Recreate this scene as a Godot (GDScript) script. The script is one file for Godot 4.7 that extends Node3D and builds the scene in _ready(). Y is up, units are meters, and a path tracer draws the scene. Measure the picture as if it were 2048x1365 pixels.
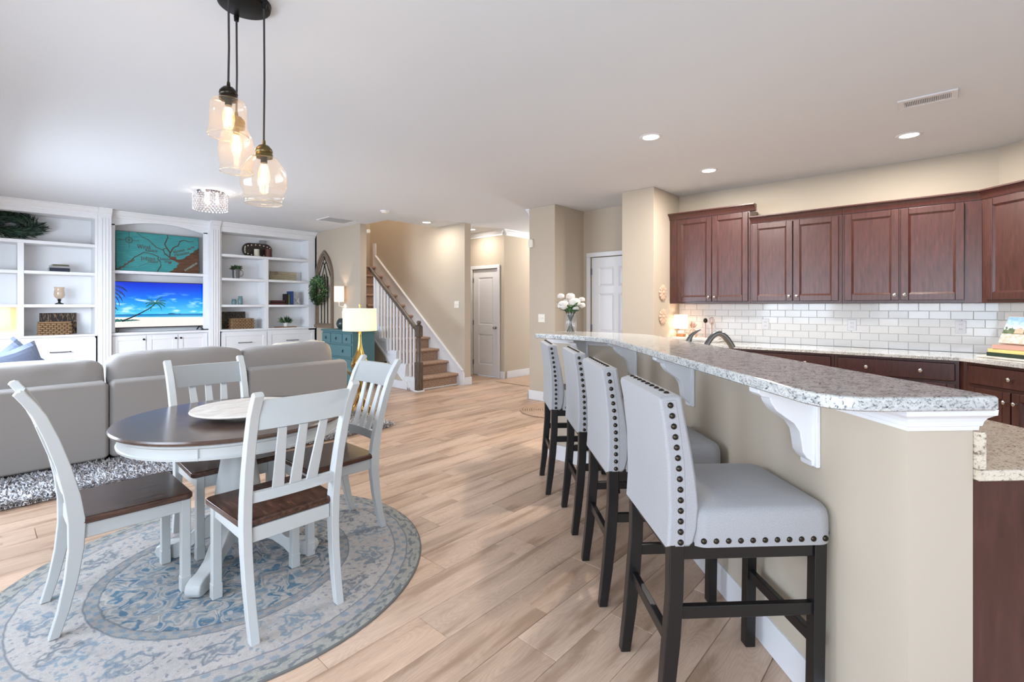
extends Node3D
# Open-plan dining area, living room and kitchen of a house, in metres. V(x, h, w): x along the bookcase wall, h up, w towards it.

const CEIL := 2.74
var M := {}
var names := {}
var rng := RandomNumberGenerator.new()


class G:
	var v := PackedVector3Array()
	var n := PackedVector3Array()
	var t := PackedVector2Array()

	func tri(a: Vector3, b: Vector3, c: Vector3, na: Vector3, nb: Vector3, nc: Vector3, ua := Vector2.ZERO, ub := Vector2.ZERO, uc := Vector2.ZERO) -> void:
		v.append(a)
		n.append(na)
		t.append(ua)
		if (b - a).cross(c - a).dot(na + nb + nc) > 0.0:
			v.append(c)
			n.append(nc)
			t.append(uc)
			v.append(b)
			n.append(nb)
			t.append(ub)
		else:
			v.append(b)
			n.append(nb)
			t.append(ub)
			v.append(c)
			n.append(nc)
			t.append(uc)

	func quad(a: Vector3, b: Vector3, c: Vector3, d: Vector3, na: Vector3, nb: Vector3, nc: Vector3, nd: Vector3) -> void:
		tri(a, b, c, na, nb, nc, Vector2(0, 0), Vector2(1, 0), Vector2(1, 1))
		tri(a, c, d, na, nc, nd, Vector2(0, 0), Vector2(1, 1), Vector2(0, 1))

	func flat(a: Vector3, b: Vector3, c: Vector3, d: Vector3, nn: Vector3) -> void:
		quad(a, b, c, d, nn, nn, nn, nn)

	func box(c: Vector3, s: Vector3, bev := 0.0, xf := Transform3D.IDENTITY) -> G:
		var h := s / 2.0
		var b := minf(bev, minf(h.x, minf(h.y, h.z)) * 0.98)
		for ax in 3:
			var a1 := (ax + 1) % 3
			var a2 := (ax + 2) % 3
			for sg in [-1.0, 1.0]:
				var nn := Vector3.ZERO
				nn[ax] = sg
				var q := []
				for k in [[-1, -1], [1, -1], [1, 1], [-1, 1]]:
					var p := Vector3.ZERO
					p[ax] = sg * h[ax]
					p[a1] = k[0] * (h[a1] - b)
					p[a2] = k[1] * (h[a2] - b)
					q.append(xf * (c + p))
				flat(q[0], q[1], q[2], q[3], xf.basis * nn)
		if b <= 0.0:
			return self
		for ax in 3:
			var a1 := (ax + 1) % 3
			var a2 := (ax + 2) % 3
			for s1 in [-1.0, 1.0]:
				for s2 in [-1.0, 1.0]:
					var n1 := Vector3.ZERO
					n1[a1] = s1
					var n2 := Vector3.ZERO
					n2[a2] = s2
					var q := []
					for k in [[-1.0, 0], [1.0, 0], [1.0, 1], [-1.0, 1]]:
						var p := Vector3.ZERO
						p[ax] = k[0] * (h[ax] - b)
						p[a1] = s1 * (h[a1] - (b if k[1] == 1 else 0.0))
						p[a2] = s2 * (h[a2] - (0.0 if k[1] == 1 else b))
						q.append(xf * (c + p))
					quad(q[0], q[1], q[2], q[3], xf.basis * n1, xf.basis * n1, xf.basis * n2, xf.basis * n2)
		for sx in [-1.0, 1.0]:
			for sy in [-1.0, 1.0]:
				for sz in [-1.0, 1.0]:
					var p0 := Vector3(sx * h.x, sy * (h.y - b), sz * (h.z - b))
					var p1 := Vector3(sx * (h.x - b), sy * h.y, sz * (h.z - b))
					var p2 := Vector3(sx * (h.x - b), sy * (h.y - b), sz * h.z)
					tri(xf * (c + p0), xf * (c + p1), xf * (c + p2), xf.basis * Vector3(sx, 0, 0), xf.basis * Vector3(0, sy, 0), xf.basis * Vector3(0, 0, sz))
		return self

	func span(a: Vector3, b: Vector3, bev := 0.0) -> G:
		return box((a + b) / 2.0, (b - a).abs(), bev)

	# a bar of rectangular section from a to b
	func bar(a: Vector3, b: Vector3, w: float, d: float, bev := 0.0, side := Vector3.RIGHT) -> G:
		var y := (b - a).normalized()
		var x := (side - y * side.dot(y)).normalized()
		var z := x.cross(y)
		return box(Vector3.ZERO, Vector3(w, (b - a).length(), d), bev, Transform3D(Basis(x, y, z), (a + b) / 2.0))

	# a flat outline pushed out along the third axis of xf
	func prism(given: PackedVector2Array, z0: float, z1: float, xf := Transform3D.IDENTITY, bev := 0.0, smooth := 40.0) -> G:
		var p := given.duplicate()
		if Geometry2D.is_polygon_clockwise(p):
			p.reverse()
		var m := p.size()
		var en := []
		for i in m:
			var e: Vector2 = p[(i + 1) % m] - p[i]
			en.append(Vector2(e.y, -e.x).normalized())
		var na := []
		var nb := []
		var ins := PackedVector2Array()
		var lim := cos(deg_to_rad(smooth))
		for i in m:
			var e0: Vector2 = en[(i + m - 1) % m]
			var e1: Vector2 = en[i]
			var mid := (e0 + e1).normalized()
			na.append(mid if e0.dot(e1) > lim else e1)
			nb.append(mid if e0.dot(e1) > lim else e0)
			ins.append(p[i] - mid * bev / maxf(0.4, mid.dot(e1)))
		var lo := minf(z0, z1)
		var hi := maxf(z0, z1)
		var up := xf.basis * Vector3(0, 0, 1)
		for i in m:
			var j := (i + 1) % m
			var ni := xf.basis * Vector3(na[i].x, na[i].y, 0)
			var nj := xf.basis * Vector3(nb[j].x, nb[j].y, 0)
			quad(xf * Vector3(p[i].x, p[i].y, lo + bev), xf * Vector3(p[j].x, p[j].y, lo + bev), xf * Vector3(p[j].x, p[j].y, hi - bev), xf * Vector3(p[i].x, p[i].y, hi - bev), ni, nj, nj, ni)
			if bev > 0.0:
				quad(xf * Vector3(p[i].x, p[i].y, hi - bev), xf * Vector3(p[j].x, p[j].y, hi - bev), xf * Vector3(ins[j].x, ins[j].y, hi), xf * Vector3(ins[i].x, ins[i].y, hi), ni, nj, up, up)
				quad(xf * Vector3(p[i].x, p[i].y, lo + bev), xf * Vector3(p[j].x, p[j].y, lo + bev), xf * Vector3(ins[j].x, ins[j].y, lo), xf * Vector3(ins[i].x, ins[i].y, lo), ni, nj, -up, -up)
		var ix := Geometry2D.triangulate_polygon(ins)
		for k in range(0, ix.size(), 3):
			var a := ins[ix[k]]
			var b := ins[ix[k + 1]]
			var c := ins[ix[k + 2]]
			tri(xf * Vector3(a.x, a.y, hi), xf * Vector3(b.x, b.y, hi), xf * Vector3(c.x, c.y, hi), up, up, up)
			tri(xf * Vector3(a.x, a.y, lo), xf * Vector3(b.x, b.y, lo), xf * Vector3(c.x, c.y, lo), -up, -up, -up)
		return self

	# a profile of (radius, height) points turned about the y axis of xf
	func lathe(pr: Array, seg := 24, xf := Transform3D.IDENTITY, smooth := 50.0) -> G:
		var m := pr.size()
		var sn := []
		for i in m - 1:
			var e: Vector2 = pr[i + 1] - pr[i]
			sn.append(Vector2(e.y, -e.x).normalized())
		var lim := cos(deg_to_rad(smooth))
		for i in m - 1:
			var n0: Vector2 = sn[i]
			var n1: Vector2 = sn[i]
			if i > 0 and sn[i - 1].dot(sn[i]) > lim:
				n0 = (sn[i - 1] + sn[i]).normalized()
			if i < m - 2 and sn[i + 1].dot(sn[i]) > lim:
				n1 = (sn[i + 1] + sn[i]).normalized()
			var p0: Vector2 = pr[i]
			var p1: Vector2 = pr[i + 1]
			for k in seg:
				var c0 := cos(TAU * k / seg)
				var s0 := sin(TAU * k / seg)
				var c1 := cos(TAU * (k + 1) / seg)
				var s1 := sin(TAU * (k + 1) / seg)
				var a := xf * Vector3(p0.x * c0, p0.y, p0.x * s0)
				var b := xf * Vector3(p0.x * c1, p0.y, p0.x * s1)
				var c := xf * Vector3(p1.x * c1, p1.y, p1.x * s1)
				var d := xf * Vector3(p1.x * c0, p1.y, p1.x * s0)
				var na := xf.basis * Vector3(n0.x * c0, n0.y, n0.x * s0)
				var nb := xf.basis * Vector3(n0.x * c1, n0.y, n0.x * s1)
				var nc := xf.basis * Vector3(n1.x * c1, n1.y, n1.x * s1)
				var nd := xf.basis * Vector3(n1.x * c0, n1.y, n1.x * s0)
				if p0.x > 1e-5:
					tri(a, b, c, na, nb, nc)
				if p1.x > 1e-5:
					tri(a, c, d, na, nc, nd)
		return self

	# a round section swept through points, one radius for each
	func tube(pts: Array, rad: Array, seg := 8, sx := 1.0) -> G:
		var m := pts.size()
		var rings := []
		var ns := []
		var up := Vector3.UP
		var t0: Vector3 = (pts[1] - pts[0]).normalized()
		if absf(t0.dot(up)) > 0.9:
			up = Vector3.RIGHT
		var x := up.cross(t0).normalized()
		for i in m:
			var tg: Vector3 = (pts[mini(i + 1, m - 1)] - pts[maxi(i - 1, 0)]).normalized()
			x = (x - tg * x.dot(tg)).normalized()
			var y := tg.cross(x)
			var r: float = rad[mini(i, rad.size() - 1)]
			var ring := []
			var nr := []
			for k in seg:
				var d := x * cos(TAU * k / seg) * sx + y * sin(TAU * k / seg)
				ring.append(pts[i] + d * r)
				nr.append((x * cos(TAU * k / seg) + y * sin(TAU * k / seg) * sx).normalized())
			rings.append(ring)
			ns.append(nr)
		for i in m - 1:
			for k in seg:
				var j := (k + 1) % seg
				quad(rings[i][k], rings[i][j], rings[i + 1][j], rings[i + 1][k], ns[i][k], ns[i][j], ns[i + 1][j], ns[i + 1][k])
		for e in [0, m - 1]:
			var d: Vector3 = (pts[0] - pts[1]).normalized() if e == 0 else (pts[m - 1] - pts[m - 2]).normalized()
			for k in range(1, seg - 1):
				tri(rings[e][0], rings[e][k], rings[e][k + 1], d, d, d)
		return self

	# a stuffed block: superellipsoid with exponents ex, wrinkled by noise
	func soft(c: Vector3, h: Vector3, ex: float, cells := 10, xf := Transform3D.IDENTITY, amp := 0.0, noise: FastNoiseLite = null) -> G:
		for ax in 3:
			var a1 := (ax + 1) % 3
			var a2 := (ax + 2) % 3
			for sg in [-1.0, 1.0]:
				var P := []
				var N := []
				for i in cells + 1:
					for j in cells + 1:
						var p := Vector3.ZERO
						p[ax] = sg
						p[a1] = sin((2.0 * i / cells - 1.0) * PI / 2.0)
						p[a2] = sin((2.0 * j / cells - 1.0) * PI / 2.0)
						var k := pow(pow(absf(p.x), ex) + pow(absf(p.y), ex) + pow(absf(p.z), ex), -1.0 / ex)
						var q := p * k
						var nn := Vector3(signf(q.x) * pow(absf(q.x), ex - 1.0) / h.x, signf(q.y) * pow(absf(q.y), ex - 1.0) / h.y, signf(q.z) * pow(absf(q.z), ex - 1.0) / h.z).normalized()
						var w := q * h
						if noise:
							w += nn * noise.get_noise_3dv((c + w) * 100.0) * amp
						P.append(xf * (c + w))
						N.append(xf.basis * nn)
				if noise:
					for i in cells + 1:
						for j in cells + 1:
							var du: Vector3 = P[mini(i + 1, cells) * (cells + 1) + j] - P[maxi(i - 1, 0) * (cells + 1) + j]
							var dv: Vector3 = P[i * (cells + 1) + mini(j + 1, cells)] - P[i * (cells + 1) + maxi(j - 1, 0)]
							var fn := du.cross(dv).normalized()
							var k := i * (cells + 1) + j
							if i > 0 and j > 0 and i < cells and j < cells:
								N[k] = fn if fn.dot(N[k]) > 0 else -fn
				for i in cells:
					for j in cells:
						var k := i * (cells + 1) + j
						quad(P[k], P[k + cells + 1], P[k + cells + 2], P[k + 1], N[k], N[k + cells + 1], N[k + cells + 2], N[k + 1])
		return self

	func mesh() -> ArrayMesh:
		var a := []
		a.resize(Mesh.ARRAY_MAX)
		a[Mesh.ARRAY_VERTEX] = v
		a[Mesh.ARRAY_NORMAL] = n
		a[Mesh.ARRAY_TEX_UV] = t
		var m := ArrayMesh.new()
		m.add_surface_from_arrays(Mesh.PRIMITIVE_TRIANGLES, a)
		return m


# ---------------------------------------------------------------- helpers
func V(x: float, h: float, w: float) -> Vector3:
	return Vector3(x, h, -w)


func AB(a: float, b: float) -> Vector2:   # along and across the slanting breakfast bar -> (x, w)
	return Vector2((a + b) * 0.70711, (a - b) * 0.70711)


func plan() -> Transform3D:   # outline in (x, w), pushed up
	return Transform3D(Basis(Vector3(1, 0, 0), Vector3(0, 0, -1), Vector3(0, 1, 0)), Vector3.ZERO)


func sidev() -> Transform3D:   # outline in (w, h), pushed along x
	return Transform3D(Basis(Vector3(0, 0, -1), Vector3(0, 1, 0), Vector3(1, 0, 0)), Vector3.ZERO)


func pv(a: Array) -> PackedVector2Array:
	var p := PackedVector2Array()
	for q in a:
		p.append(q if q is Vector2 else Vector2(q[0], q[1]))
	return p


func round_rect(x0: float, y0: float, x1: float, y1: float, r: float, k := 5) -> PackedVector2Array:
	var p := PackedVector2Array()
	for c in [[x1 - r, y0 + r, -PI / 2], [x1 - r, y1 - r, 0.0], [x0 + r, y1 - r, PI / 2], [x0 + r, y0 + r, PI]]:
		for i in k + 1:
			p.append(Vector2(c[0] + r * cos(c[2] + PI / 2 * i / k), c[1] + r * sin(c[2] + PI / 2 * i / k)))
	return p


func fillet(p: PackedVector2Array, rads: Array, k := 7) -> PackedVector2Array:   # rounds the corners of an outline
	var o := PackedVector2Array()
	var m := p.size()
	for i in m:
		var r: float = rads[i]
		var a := (p[(i + m - 1) % m] - p[i]).normalized()
		var b := (p[(i + 1) % m] - p[i]).normalized()
		if r <= 0.0:
			o.append(p[i])
			continue
		var half := a.angle_to(b) / 2.0
		var d := r / absf(tan(half))
		var s := p[i] + a * d
		var e := p[i] + b * d
		for q in k + 1:
			var f := float(q) / k
			o.append(s.lerp(p[i], f).lerp(p[i].lerp(e, f), f))
	return o


func numbered(n: String) -> String:
	names[n] = names.get(n, -1) + 1
	return n if names[n] == 0 else "%s_%03d" % [n, names[n]]


func thing(called: String, label: String, category: String, at := Vector3.ZERO, turn := 0.0, group := "") -> Node3D:
	var o := Node3D.new()
	o.name = numbered(called)
	add_child(o)
	o.position = at
	o.rotation.y = turn
	o.set_meta("label", label)
	o.set_meta("category", category)
	if group:
		o.set_meta("group", group)
	return o


func copy(src: Node3D, at: Vector3, turn: float, label: String) -> Node3D:
	var o: Node3D = src.duplicate()
	o.name = numbered(str(src.name))
	add_child(o)
	o.position = at
	o.rotation.y = turn
	o.set_meta("label", label)
	return o


func inst(parent: Node, called: String, mesh: Mesh, mat: Material, at := Vector3.ZERO, basis := Basis.IDENTITY) -> MeshInstance3D:
	var o := MeshInstance3D.new()
	o.name = called
	o.mesh = mesh
	o.material_override = mat
	parent.add_child(o, true)
	o.transform = Transform3D(basis, at)
	return o


func part(parent: Node, called: String, g: G, mat: Material, at := Vector3.ZERO) -> MeshInstance3D:
	return inst(parent, called, g.mesh(), mat, at)


func struct(called: String, g: G, mat: Material) -> MeshInstance3D:
	var o := part(self, numbered(called), g, mat)
	o.set_meta("kind", "structure")
	o.set_meta("label", STRUCT_LABEL.get(called, called.replace("_", " ") + " of the open-plan room"))
	return o


func single(called: String, label: String, category: String, g: G, mat: Material, at := Vector3.ZERO, group := "") -> MeshInstance3D:
	var o := part(self, numbered(called), g, mat, at)
	o.set_meta("label", label)
	o.set_meta("category", category)
	if group:
		o.set_meta("group", group)
	return o


func stuff(o: Node3D) -> Node3D:
	o.set_meta("kind", "stuff")
	return o


func rgb(r: int, g: int, b: int) -> Color:
	return Color(r / 255.0, g / 255.0, b / 255.0)


func mat(key: String, c: Color, rough := 0.6, metal := 0.0) -> StandardMaterial3D:
	var m := StandardMaterial3D.new()
	m.resource_name = key
	m.albedo_color = c
	m.roughness = rough
	m.metallic = metal
	M[key] = m
	return m


func fnl(s: int, freq: float, oct := 4, kind := FastNoiseLite.TYPE_SIMPLEX_SMOOTH) -> FastNoiseLite:
	var n := FastNoiseLite.new()
	n.seed = s
	n.frequency = freq
	n.noise_type = kind
	n.fractal_octaves = oct
	if oct == 1:
		n.fractal_type = FastNoiseLite.FRACTAL_NONE
	return n


# a tiling picture: noise run through a ramp of [position, colour]
func ramp_tex(n: FastNoiseLite, size: int, stops: Array, h := 0) -> ImageTexture:
	var im := n.get_seamless_image(size, h if h else size)
	im.convert(Image.FORMAT_L8)
	var src := im.get_data()
	var lut := []
	for i in 256:
		var f := i / 255.0
		var c: Color = stops[0][1]
		for k in stops.size() - 1:
			if f >= stops[k][0]:
				c = stops[k][1].lerp(stops[k + 1][1], clampf((f - stops[k][0]) / (stops[k + 1][0] - stops[k][0]), 0, 1))
		lut.append([int(c.r * 255), int(c.g * 255), int(c.b * 255)])
	var out := PackedByteArray()
	out.resize(src.size() * 3)
	for i in src.size():
		var l: Array = lut[src[i]]
		out[i * 3] = l[0]
		out[i * 3 + 1] = l[1]
		out[i * 3 + 2] = l[2]
	return ImageTexture.create_from_image(Image.create_from_data(im.get_width(), im.get_height(), false, Image.FORMAT_RGB8, out))


func tri_map(m: StandardMaterial3D, scale: Vector3, world := false) -> StandardMaterial3D:
	m.uv1_triplanar = true
	m.uv1_world_triplanar = world
	m.uv1_scale = scale
	return m


const STRUCT_LABEL := {
	"floor": "light oak plank floor running through the open-plan room",
	"ceiling": "smooth painted ceiling with a stairwell opening",
	"wall_left": "tan wall with glass door and windows",
	"wall_back": "tan wall behind the white bookcases",
	"wall_rear": "tan wall with a window facing the kitchen bar",
	"wall_kitchen": "tan kitchen wall with white subway tile backsplash",
	"wall_corner": "slanting tan kitchen wall with white subway tiles",
	"wall_pillar": "tan wall end beside the tall kitchen cabinet",
	"wall_alcove": "tan wall around the six-panel door",
	"wall_stub": "tan wall end with light switch beside the hallway",
	"wall_hall": "tan hallway wall with white baseboard",
	"wall_closet": "tan wall around the narrow two-panel door",
	"wall_passage": "tan wall closing the hallway",
	"wall_stairs": "tan wall along the carpeted stairs",
	"wall_arch": "tan wall with arched window frame and wreath",
	"wall_stairwell": "tan wall at the head of the stairs",
	"wall_understairs": "tan wall under the stairs",
	"wall_bar": "tan half wall carrying the granite bar",
	"door_1": "white two-panel closet door in the hallway",
	"door_2": "white six-panel door in the alcove",
	"window_1": "sliding glass door in the tan wall",
	"window_2": "window beside the dining table",
	"window_3": "window beside the sofa",
	"window_4": "window opposite the kitchen",
	"window_5": "glazed panel at the end of the hallway",
}


func _ready() -> void:
	rng.seed = 7
	# ---- camera
	var cam := Camera3D.new()
	cam.name = "camera"
	cam.projection = Camera3D.PROJECTION_FRUSTUM
	cam.near = 0.05
	cam.far = 60.0
	cam.size = 0.05 * 1365.0 / 970.0
	cam.frustum_offset = Vector2(0, -0.05 * 70.5 / 970.0)
	cam.position = Vector3(0, 1.34, 0)
	cam.rotation.y = -deg_to_rad(47.9)
	cam.current = true
	add_child(cam)
	# ---- sky and exposure
	var sky := ProceduralSkyMaterial.new()
	sky.sky_top_color = rgb(150, 185, 230)
	sky.sky_horizon_color = rgb(225, 235, 245)
	sky.ground_horizon_color = rgb(190, 190, 180)
	sky.ground_bottom_color = rgb(140, 140, 125)
	sky.sky_energy_multiplier = 1.2
	sky.ground_energy_multiplier = 0.9
	var env := Environment.new()
	env.background_mode = Environment.BG_SKY
	env.sky = Sky.new()
	env.sky.sky_material = sky
	env.tonemap_mode = Environment.TONE_MAPPER_LINEAR
	env.tonemap_exposure = 1.62
	env.sdfgi_enabled = true
	env.ssao_enabled = true
	env.ssil_enabled = true
	var we := WorldEnvironment.new()
	we.name = "environment"
	we.environment = env
	add_child(we)
	# ---- daylight through the glass door and the windows, all outside the frame
	var day := rgb(222, 237, 255)
	daylight("daylight_door", V(-0.95, 1.08, -0.1), Vector3(1, -0.45, 0), Vector2(2.5, 2.0), 6.5, day)
	daylight("daylight_dining", V(-0.95, 1.5, 2.85), Vector3(1, -0.6, 0), Vector2(1.7, 1.2), 4.4, day)
	daylight("daylight_living", V(-0.95, 1.45, 6.3), Vector3(1, -0.9, 0), Vector2(2.4, 1.4), 16.0, day)
	daylight("daylight_rear", V(1.5, 1.45, -2.55), Vector3(0, -0.4, -1), Vector2(3.4, 1.5), 1.4, day)
	daylight("daylight_entry", V(9.4, 1.2, 5.3), Vector3(-1, -0.3, 0), Vector2(1.1, 1.7), 3.8, day)
	make_materials()
	build_shell()
	build_stairs()
	build_openings()
	build_bar()
	build_kitchen()
	build_bookcases()
	build_dining()
	build_living()
	build_stools()
	build_lights()
	build_shelf_things()
	build_small_things()


func daylight(called: String, at: Vector3, towards: Vector3, size: Vector2, energy: float, c: Color) -> void:
	var l := AreaLight3D.new()
	l.name = called
	l.area_size = size
	l.area_normalize_energy = true
	l.light_energy = energy
	l.light_color = c
	l.shadow_enabled = true
	l.area_range = 14.0
	l.position = at
	add_child(l)
	l.look_at_from_position(at, at + towards, Vector3.UP)


func omni(parent: Node, called: String, at: Vector3, energy: float, c: Color, size: float) -> void:
	var l := OmniLight3D.new()
	l.name = called
	l.light_energy = energy
	l.light_color = c
	l.light_size = size
	l.omni_range = 14.0
	l.omni_attenuation = 2.0
	l.shadow_enabled = true
	parent.add_child(l, true)
	l.position = at


# ---------------------------------------------------------------- materials
func make_materials() -> void:
	mat("wall_paint", rgb(189, 176, 158), 0.75)
	mat("ceiling_paint", rgb(222, 225, 228), 0.85)
	mat("white_paint", rgb(226, 226, 228), 0.4)
	mat("bookcase_paint", rgb(236, 236, 237), 0.5)
	mat("chair_paint", rgb(190, 192, 190), 0.45)
	mat("plate_plastic", rgb(232, 228, 216), 0.4)
	mat("black_metal", rgb(28, 27, 27), 0.4, 0.6)
	mat("black_plastic", rgb(18, 18, 20), 0.35)
	mat("stool_wood", rgb(22, 20, 20), 0.32)
	mat("nickel", rgb(190, 188, 182), 0.25, 1.0)
	mat("steel", rgb(120, 120, 118), 0.28, 1.0)
	mat("bronze", rgb(58, 52, 44), 0.3, 0.9)
	mat("aged_brass", rgb(110, 96, 62), 0.35, 0.9)
	mat("gold", rgb(206, 168, 92), 0.22, 1.0)
	mat("cord", rgb(58, 56, 58), 0.7)
	mat("grout", rgb(238, 236, 232), 0.8)
	mat("tile_glaze", rgb(236, 235, 233), 0.08)
	mat("tile_glaze_b", rgb(230, 230, 229), 0.12)
	mat("teal_paint", rgb(74, 112, 116), 0.5)
	mat("crystal", rgb(235, 232, 236), 0.05, 0.35)
	mat("chrome", rgb(200, 200, 205), 0.1, 1.0)
	mat("foil_green", rgb(40, 70, 45), 0.6)
	mat("leaf_dark", rgb(34, 52, 40), 0.6)
	mat("leaf_green", rgb(58, 98, 48), 0.55)
	mat("leaf_light", rgb(96, 128, 70), 0.55)
	mat("leaf_brown", rgb(80, 62, 46), 0.7)
	mat("petal", rgb(216, 206, 196), 0.7)
	mat("pewter", rgb(150, 152, 154), 0.25, 0.9)
	mat("ceramic_teal", rgb(110, 138, 142), 0.3)
	mat("ceramic_white", rgb(232, 230, 226), 0.35)
	mat("wax", rgb(238, 232, 220), 0.5)
	mat("dark_pottery", rgb(44, 58, 58), 0.25)
	mat("soil", rgb(60, 48, 38), 0.9)
	mat("paper", rgb(226, 220, 206), 0.8)
	mat("book_navy", rgb(36, 44, 62), 0.6)
	mat("book_blue", rgb(44, 70, 122), 0.6)
	mat("book_red", rgb(92, 34, 34), 0.6)
	mat("book_black", rgb(30, 28, 30), 0.6)
	mat("book_olive", rgb(96, 96, 66), 0.6)
	mat("book_grey", rgb(150, 148, 146), 0.6)
	mat("book_yellow", rgb(226, 206, 132), 0.6)
	mat("book_pink", rgb(206, 160, 146), 0.6)
	mat("book_cream", rgb(228, 216, 196), 0.6)
	mat("letter_brown", rgb(96, 62, 44), 0.7)
	mat("letter_black", rgb(60, 54, 50), 0.7)
	mat("white_letter", rgb(225, 230, 225), 0.7)
	mat("medallion", rgb(206, 176, 152), 0.7)
	mat("copper_pink", rgb(186, 148, 132), 0.35, 0.6)
	mat("sconce_plate", rgb(225, 222, 215), 0.4)
	mat("cord_black", rgb(16, 16, 16), 0.5)
	# glass
	for g in [["pendant_glass", rgb(196, 178, 140), 0.12], ["glass_rim", rgb(206, 196, 168), 0.3], ["clear_glass", rgb(225, 232, 232), 0.08], ["window_glass", rgb(235, 242, 245), 0.04], ["amber_glass", rgb(196, 160, 110), 0.45]]:
		var gm := mat(g[0], Color(g[1].r, g[1].g, g[1].b, g[2]), 0.03)
		gm.transparency = BaseMaterial3D.TRANSPARENCY_ALPHA
	# things that glow
	for e in [["bulb_glow", rgb(255, 214, 160), 9.0], ["can_glow", rgb(255, 250, 242), 7.0], ["lamp_bulb", rgb(255, 220, 170), 4.0], ["filament", rgb(255, 190, 110), 12.0]]:
		var em := mat(e[0], e[1], 0.5)
		em.emission_enabled = true
		em.emission = e[1]
		em.emission_energy_multiplier = e[2]
	for s in [["shade_cream", rgb(240, 226, 188)], ["shade_white", rgb(246, 236, 226)]]:
		var sm := mat(s[0], s[1], 0.9)
		sm.backlight_enabled = true
		sm.backlight = s[1]
	# fabrics
	for fab in [["linen", rgb(160, 159, 160)], ["sofa_fabric", rgb(152, 147, 143)], ["pillow_blue", rgb(122, 132, 156)], ["throw_cream", rgb(226, 216, 194)]]:
		var fm := mat(fab[0], Color.WHITE, 0.95)
		var c: Color = fab[1]
		fm.albedo_texture = ramp_tex(fnl(11, 0.25, 3), 256, [[0.2, c.darkened(0.1)], [0.5, c], [0.85, c.lightened(0.08)]])
		tri_map(fm, Vector3.ONE * 5.0)
		fm.rim_enabled = true
		fm.rim = 0.25
		fm.rim_tint = 0.5
	var carpet := mat("stair_carpet", Color.WHITE, 1.0)
	carpet.albedo_texture = ramp_tex(fnl(21, 0.09, 4), 256, [[0.15, rgb(124, 100, 84)], [0.5, rgb(160, 132, 112)], [0.85, rgb(186, 160, 140)]])
	tri_map(carpet, Vector3.ONE * 2.0)
	var jute := mat("jute", Color.WHITE, 0.95)
	jute.albedo_texture = ramp_tex(fnl(23, 0.12, 3), 256, [[0.2, rgb(150, 120, 96)], [0.5, rgb(190, 160, 134)], [0.8, rgb(214, 188, 164)]])
	tri_map(jute, Vector3.ONE * 3.0)
	var wick := mat("wicker", Color.WHITE, 0.85)
	wick.albedo_texture = ramp_tex(fnl(24, 0.1, 3), 256, [[0.2, rgb(88, 64, 42)], [0.5, rgb(146, 114, 80)], [0.8, rgb(184, 152, 114)]])
	tri_map(wick, Vector3.ONE * 4.0)
	# shag strands in a few greys
	for i in 4:
		mat("shag_%d" % i, [rgb(226, 226, 230), rgb(204, 206, 214), rgb(178, 170, 168), rgb(232, 228, 224)][i], 0.95)
	mat("shag_back", rgb(176, 172, 172), 1.0)
	# woods with long grain
	var grain_n := fnl(31, 0.012, 5)
	var fine := fnl(32, 0.05, 4)
	for w in [["cherry", rgb(62, 33, 28), rgb(82, 47, 41), 0.3, Vector3(6, 0.7, 6)], ["walnut_top", rgb(64, 48, 40), rgb(98, 76, 64), 0.25, Vector3(0.8, 6, 5)], ["walnut_seat", rgb(58, 38, 30), rgb(92, 64, 50), 0.25, Vector3(5, 6, 0.9)],
		["newel_wood", rgb(72, 60, 50), rgb(106, 92, 78), 0.4, Vector3(6, 0.8, 6)], ["weathered", rgb(96, 80, 66), rgb(150, 132, 114), 0.85, Vector3(7, 1.2, 7)], ["whitewash", rgb(196, 188, 178), rgb(232, 228, 222), 0.6, Vector3(1, 5, 6)], ["sign_wood", rgb(160, 146, 118), rgb(196, 184, 156), 0.8, Vector3(1, 8, 6)],
		["dark_slab", rgb(36, 26, 20), rgb(66, 48, 36), 0.45, Vector3(2, 5, 5)], ["base_wood", rgb(150, 96, 52), rgb(186, 130, 80), 0.5, Vector3(2, 5, 5)]]:
		var wm := mat(w[0], Color.WHITE, w[3])
		wm.albedo_texture = ramp_tex(fine if w[0] == "weathered" else grain_n, 512, [[0.2, w[1]], [0.45, w[1].lerp(w[2], 0.55)], [0.55, w[1].lerp(w[2], 0.4)], [0.8, w[2]]])
		tri_map(wm, w[4])
	M["cherry"].clearcoat_enabled = true
	M["cherry"].clearcoat = 0.35
	M["cherry"].clearcoat_roughness = 0.3
	M["walnut_top"].clearcoat_enabled = true
	M["walnut_top"].clearcoat = 0.5
	M["walnut_top"].clearcoat_roughness = 0.2
	# striped and scrolled boards
	var zeb := mat("zebra_board", Color.WHITE, 0.7)
	var zn := fnl(41, 0.02, 2)
	zn.domain_warp_enabled = true
	zn.domain_warp_amplitude = 20.0
	zeb.albedo_texture = ramp_tex(zn, 256, [[0.3, rgb(34, 26, 22)], [0.47, rgb(40, 32, 26)], [0.5, rgb(140, 112, 84)], [0.62, rgb(120, 94, 70)], [0.66, rgb(38, 30, 24)]])
	tri_map(zeb, Vector3(3.4, 1.2, 3.4))
	var scr := mat("scroll_board", Color.WHITE, 0.7)
	scr.albedo_texture = ramp_tex(fnl(43, 0.03, 1), 256, [[0.4, rgb(40, 34, 28)], [0.5, rgb(44, 36, 30)], [0.53, rgb(126, 112, 90)], [0.6, rgb(120, 104, 84)], [0.64, rgb(42, 36, 30)]])
	tri_map(scr, Vector3.ONE * 3.0)
	make_granite()
	make_planks()
	make_rug_picture()
	make_screen_picture()
	make_map_picture()


func picture(w: int, h: int, data: PackedByteArray) -> ImageTexture:
	return ImageTexture.create_from_image(Image.create_from_data(w, h, false, Image.FORMAT_RGB8, data))


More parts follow.
